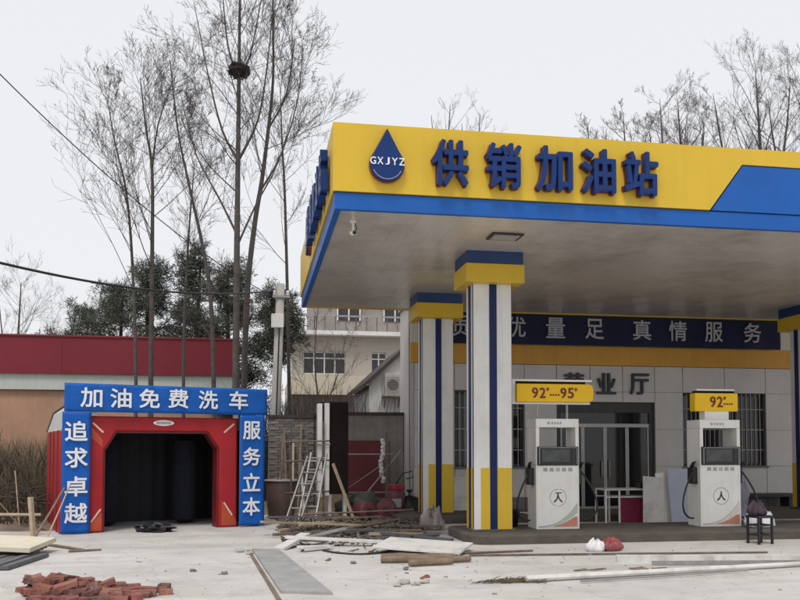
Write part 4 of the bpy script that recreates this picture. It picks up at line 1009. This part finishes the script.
tag(sack(.25, .62, 9, 11, True).build('black_bag', black, None, (3.62, 19.75, 0), smooth=True), 'black rubbish bag against the shop corner', 'bag')
for k, (x, h, l, m_, lab) in enumerate(((.62, 1.95, .10, wood_old, 'brown'), (.80, 2.1, -.06, rust, 'rusty'), (.92, 1.75, .05, wood_pale, 'pale'), (1.06, 2.2, .12, wood_old, 'dark brown'), (1.20, 1.6, -.05, galv, 'grey'))):
    stick('leaning_timber', lab + ' batten leaning on the brick yard wall behind the ladders', 'batten', (x, 20.85 - .04 * k, .0), (x + l, 21.52, h), .022 + .006 * (k % 3), m_, 'battens leaning on the yard wall', sq=True)
board('plywood_sheet', 'stained plywood sheet propped on the yard wall beside the sign box', (1.92, 21.30, .62), (.62, .02, 1.25), (R(-10), R(3), 0), wood_old, 'plywood')
stick('scaffold_pipe', 'long grey pipe slanting across the scaffold to the shop corner', 'pipe', (2.1, 19.2, .05), (3.5, 20.2, 1.55), .02, galv)
stick('scaffold_pipe', 'rusty upright pipe standing between scaffold and red barrel', 'pipe', (3.02, 19.3, .0), (3.0, 19.35, 1.95), .018, rust)
stick('scaffold_pipe', 'rusty pipe lying level on the scrap heap', 'pipe', (.9, 15.6, .38), (3.0, 15.9, .42), .02, rust)
db = MB()
for k in range(1500):
    x = rg.uniform(.5, 3.2); y = rg.gauss(16.4, 1.3)
    if x > 2.85 and (13.4 < y < 15.6 or y > 17.4): continue
    h = .22 * max(0, 1 - abs(y - 16.6) / 2.2) * rg.random(); a = rg.uniform(0, 3.14); L = rg.uniform(.03, .22)
    m = Matrix.Rotation(a, 3, 'Z') @ Matrix.Rotation(rg.gauss(0, .35), 3, 'Y')
    db.obox((x, y, .012 + h), (L, rg.uniform(.012, .05), rg.uniform(.008, .03)), m)
tag(db.build('scrap_debris', M('scrap debris', (.12, .10, .085), .9, .6, 3)), 'splintered wood and rubbish strewn about the yard corner', 'debris', kind='stuff')
# heap of planks and pipes in front of the yard corner
G = 'scrap planks in the yard corner heap'
for k in range(46):
    x, y = rg.uniform(.75, 3.0), rg.uniform(14.6, 18.2); a = rg.gauss(.1, .45); L = rg.uniform(.6, 1.7); z = .03 + .30 * rg.random() * max(.1, 1 - abs(y - 16.4) / 1.6)
    m_ = rg.choice((wood_old, wood_old, grey_sheet, rust, wood_pale))
    d = Vector((math.cos(a), math.sin(a), rg.gauss(0, .05))) * L
    o = MB().beam(-d / 2, d / 2, rg.uniform(.05, .16), rg.uniform(.02, .05)).build('scrap_plank', m_, None, (x, y, z)); tag(o, {'weathered timber': 'weathered brown plank', 'grey roofing sheet': 'dark grey plank', 'rusty steel': 'rusty flat bar', 'pale timber': 'pale fresh plank'}[m_.name] + ' in the scrap heap before the sign box', 'plank', G)
board('white_board', 'long white board lying over the dark planks by the islands', (2.55, 12.75, .10), (1.35, .85, .035), (R(4), R(2), R(-28)), white_board)
board('white_plank', 'narrow white plank reaching back toward the sign box', (1.45, 13.75, .10), (1.9, .17, .04), (0, R(3), R(-8)), white_board, 'plank')
board('white_plank', 'short white plank slanting over the drain slab end', (.62, 13.75, .09), (1.0, .18, .05), (0, R(-8), R(62)), white_board, 'plank')
board('white_plank', 'broken white plank stub beside the drain slab end', (.95, 13.2, .06), (.62, .15, .04), (0, R(3), R(35)), white_board, 'plank')
board('grey_plank', 'weathered grey plank tilted on the white planks', (1.1, 14.05, .17), (.9, .14, .03), (0, R(-9), R(24)), galv, 'plank')
for k, (x, y, a, L_) in enumerate(((2.15, 11.55, -.10, .85), (2.35, 11.22, .16, .62), (2.62, 11.42, .22, .7), (2.05, 11.85, -.05, .55), (2.5, 11.75, .05, .6))):
    d = Vector((math.cos(a), math.sin(a), 0)) * L_
    tag(MB().tube([-d / 2, Vector((0, .02, .006)), d / 2], [.045, .05, .04], 9).build('cut_log', wood_old, None, (x, y, .05)), ('longest brown cut log before the white board', 'stubby brown cut log set forward of the others', 'brown cut log at the island side of the log row', 'shortest brown cut log against the dark cable', 'brown cut log tucked under the white board edge')[k], 'log', 'cut logs before the white board')
cb = MB(); P_ = [(1.05, 13.1, .02), (1.25, 12.75, .015), (1.6, 12.55, .015), (2.0, 12.75, .02), (2.3, 13.2, .02)]
tag(cb.tube([Vector(p) - Vector((1.05, 13.1, 0)) for p in smooth_path(P_)], .016, 6).build('ground_cable', black, None, (1.05, 13.1, 0), smooth=True), 'black cable trailing across the concrete by the white planks', 'cable')
for k, (x, y, s, m_) in enumerate(((1.72, 9.75, .05, concrete), (1.85, 9.65, .035, concrete), (1.98, 9.78, .04, concrete), (1.62, 9.6, .03, concrete), (1.35, 11.6, .03, stone_base), (1.95, 10.9, .03, stone_base), (2.02, 10.1, .025, brick_ms[0]), (2.08, 10.2, .03, brick_ms[1]), (-.35, 10.9, .03, stone_base), (-.75, 11.2, .028, stone_base), (-.2, 13.2, .05, concrete), (-.05, 12.9, .04, concrete))):
    tag(blob(MB(), (0, 0, s * .5), (s * 1.6, s * 1.2, s * .8), 50 + k, 9, .35, 2, .3).build('rubble_lump', m_, None, (x, y, 0)), 'small rubble lump lying loose on the open concrete', 'rubble', 'rubble lumps on the concrete')

# ================================================================ long pipes and battens in front of the pumps
stick('white_pipe', 'long white pipe lying on the concrete in front of the pumps', 'pipe', (3.15, 9.62, .045), (7.9, 10.42, .04), .036, white_board)
stick('white_pipe', 'second thinner white pipe lying beyond the long one', 'pipe', (3.75, 9.44, .03), (6.2, 9.95, .03), .014, galv)
stick('white_batten', 'flat white batten lying parallel to the pump island', 'batten', (4.95, 11.15, .05), (8.4, 10.55, .05), .05, white_board, sq=True)
stick('white_batten', 'slim grey batten lying just behind the white batten', 'batten', (5.3, 10.78, .03), (8.6, 10.36, .03), .025, galv, sq=True)
stick('steel_bar', 'thin dark steel bar along the concrete near the island', 'bar', (3.1, 12.1, .02), (7.6, 11.7, .02), .016, rust)
stick('steel_bar', 'short dark steel bar beside the white board', 'bar', (3.0, 12.35, .02), (4.2, 12.5, .02), .018, rust)
tf = MB()
for k in range(260):
    p = Vector((rg.gauss(2.98, .16), rg.gauss(9.70, .05), .005)); a = rg.gauss(0, .5); L = rg.uniform(.06, .18)
    d = Vector((math.cos(a), math.sin(a), rg.uniform(.0, .35))) * L; tf.tube([p, p + d], .0035, 3)
tag(tf.build('straw_wisps', weed_m), 'wisp of dry straw at the white pipe end', 'straw', kind='stuff')
for k, (x, y) in enumerate(((4.1, 10.4), (4.95, 10.45), (6.9, 9.55))):
    o = MB()
    for q in range(5): a = rg.gauss(0, .3); p = Vector((rg.gauss(0, .12), rg.gauss(0, .02), .012)); o.tube([p, p + Vector((math.cos(a), math.sin(a), .02)) * .22], .008, 4)
    tag(o.build('twig_scrap', wood_old, None, (x, y, 0)), ('dead twigs on bare concrete near the straw wisp', 'dead twigs on bare concrete near the flat white batten', 'dead twigs lying out beyond the long white pipe')[k], 'twigs', 'twig scraps near the pipes')
t = thing('plastic_bundle', 'red and white plastic bundle lying before the pump island', 'bundle', (5.32, 12.42, 0))
sack(.13, .17, 21, 9).build('white_part', plastic_white, t, (-.16, 0, 0), smooth=True); sack(.17, .19, 25, 9).build('red_part', M('faded red plastic', (.30, .07, .07), .5, .4, 6), t, (.13, .03, 0), .8, smooth=True)

# stool with a bag, plastic sheet, things behind the pumps
t = thing('stool', 'small black stool standing before the island by the 92 pump', 'stool', (8.28, 12.95, 0), R(12))
B(-.17, .17, -.15, .15, .43, .47).build('seat', black, t, bevel=.01)
for x in (-.14, .14):
    for y in (-.12, .12): B(x - .017, x + .017, y - .017, y + .017, 0, .43).build('leg', black, t)
for z in (.14, .30):
    for y in (-.12, .12): B(-.123, .123, y - .01, y + .01, z, z + .022).build('stretcher', black, t)
    for x in (-.14, .14): B(x - .01, x + .01, -.103, .103, z, z + .022).build('stretcher', black, t)
tag(sack(.14, .22, 15, 8).build('dark_bag', M('dark violet cloth', (.05, .03, .045), .8, .4, 6, bump=.3), None, (8.22, 12.95, .468), smooth=True), 'dark cloth bundle resting on the black stool', 'bag')
tag(sack(.22, .30, 12, 11).build('plastic_bag', plastic_white, None, (9.02, 14.10, .15), smooth=True), 'white plastic bag on the island beside the 92 pump', 'bag')
sbm = MB(); nx, nz_ = 16, 20
sbm.add([(.75 * (i / nx) * (1 - .25 * j / nz_) + .10 * j / nz_ + .02 * noise.noise(Vector((i * .5, j * .4, 1))), .10 * noise.noise(Vector((i * .4, j * .25, 4))) + .05 * math.sin(i * .9) - .15 * (1 - j / nz_), 1.15 * j / nz_ + .05 * noise.noise(Vector((i * .4, 3, 0))) * (j / nz_) + .0) for j in range(nz_ + 1) for i in range(nx + 1)],
        [(j * (nx + 1) + i, j * (nx + 1) + i + 1, (j + 1) * (nx + 1) + i + 1, (j + 1) * (nx + 1) + i) for j in range(nz_) for i in range(nx)])
o = sbm.build('plastic_sheet', cloth_purple, None, (9.6, 16.55, .02), smooth=True); o.modifiers.new('t', 'SOLIDIFY').thickness = .01
tag(o, 'crumpled violet grey plastic sheet draped behind the 92 pump', 'plastic sheet')
tr_ = thing('trestle', 'low timber trestle propping the plastic sheet', 'trestle', (9.98, 16.75, 0))
for x in (-.25, .25): B(x - .03, x + .03, -.03, .03, 0, 1.06).build('leg', wood_old, tr_)
B(-.33, .33, -.04, .04, 1.06, 1.12).build('rail', wood_old, tr_)
# white frame table with magenta cloth, boards leaning on it
tb = thing('frame_table', 'low white steel frame table with a magenta cloth below its top', 'table', (7.88, 17.15, 0))
B(-.62, .62, -.28, .28, .70, .735).build('top', white_board, tb, bevel=.006)
for x in (-.60, -.30, .58):
    for y in (-.26, .26): B(x - .016, x + .016, y - .016, y + .016, 0, .70).build('leg', white_clean, tb)
for y in (-.26, .26): B(-.58, .56, y - .012, y + .012, .55, .575).build('rail', white_clean, tb)
B(-.28, .56, -.20, -.18, .02, .55).build('magenta_cloth', magenta, tb)
board('leaning_board', 'dull white panel leaning on the frame table end', (8.26, 16.72, .50), (.46, .025, .98), (R(-9), R(5), 0), white_board, 'panel')
board('leaning_board', 'pale blue grey panel leaning outermost beside the frame table', (8.92, 16.70, .58), (.62, .025, 1.15), (R(-8), R(-1), 0), blue_board, 'panel')
board('leaning_board', 'narrow white panel squeezed between the two leaning panels', (8.56, 16.80, .55), (.30, .02, 1.05), (R(-7), R(-4), 0), white_clean, 'panel')
board('leaning_board', 'grey white panel standing behind the column by the shop window', (5.05, 20.40, .45), (.8, .025, .9), (R(-14), R(2), 0), white_board, 'panel')
board('leaning_board', 'low white panel leaning on the shop wall past the doors', (10.85, 20.42, .42), (.7, .025, .84), (R(-14), R(-2), 0), white_board, 'panel')
board('flat_panel', 'thin white panel lying flat on the rear pump island', (6.4, 18.0, .17), (1.1, .5, .02), (0, 0, R(8)), white_board, 'panel')
bk = thing('panel_rack', 'dark steel rack behind the leaning panels', 'rack', (8.80, 17.02, 0))
for x in (-.36, .36): B(x - .02, x + .02, -.02, .02, 0, 1.0).build('upright', rust, bk); B(x - .02, x + .02, -.19, -.021, 0, .03).build('foot', rust, bk)
B(-.34, .34, -.015, .015, .93, .96).build('crossbar', rust, bk)
t = thing('black_tray', 'black crate on the white frame table top', 'crate', (8.28, 17.15, .735)); B(-.14, .14, -.1, .1, 0, .02).build('base', black, t)
for a in ((-.14, -.12, -.1, .1), (.12, .14, -.1, .1), (-.119, .119, -.1, -.08), (-.119, .119, .08, .1)): B(*a, .02, .12).build('side', black, t)
# bench along the shop front
bn = thing('stone_bench', 'dark low bench against the shop wall past the barred window', 'bench', (13.0, 20.35, 0))
B(-.55, .95, -.2, .25, .33, .42).build('seat', dark_metal, bn, bevel=.01)
for x in (-.45, .8): B(x - .05, x + .05, -.17, .22, 0, .33).build('leg', dark_metal, bn)
# door-side bucket and dark chair inside the columns
bk = thing('bucket', 'dark bucket on the island between column and first pump', 'bucket', (4.66, 15.1, .15))
MB().lathe([(.12, 0), (.16, .30), (.165, .31), (.15, .31), (.11, .03)], 16).build('shell', black, bk, smooth=True)
MB().tube([(-.16, 0, .30), (-.1, 0, .42), (0, 0, .46), (.1, 0, .42), (.16, 0, .30)], .006, 5).build('handle', galv, bk)
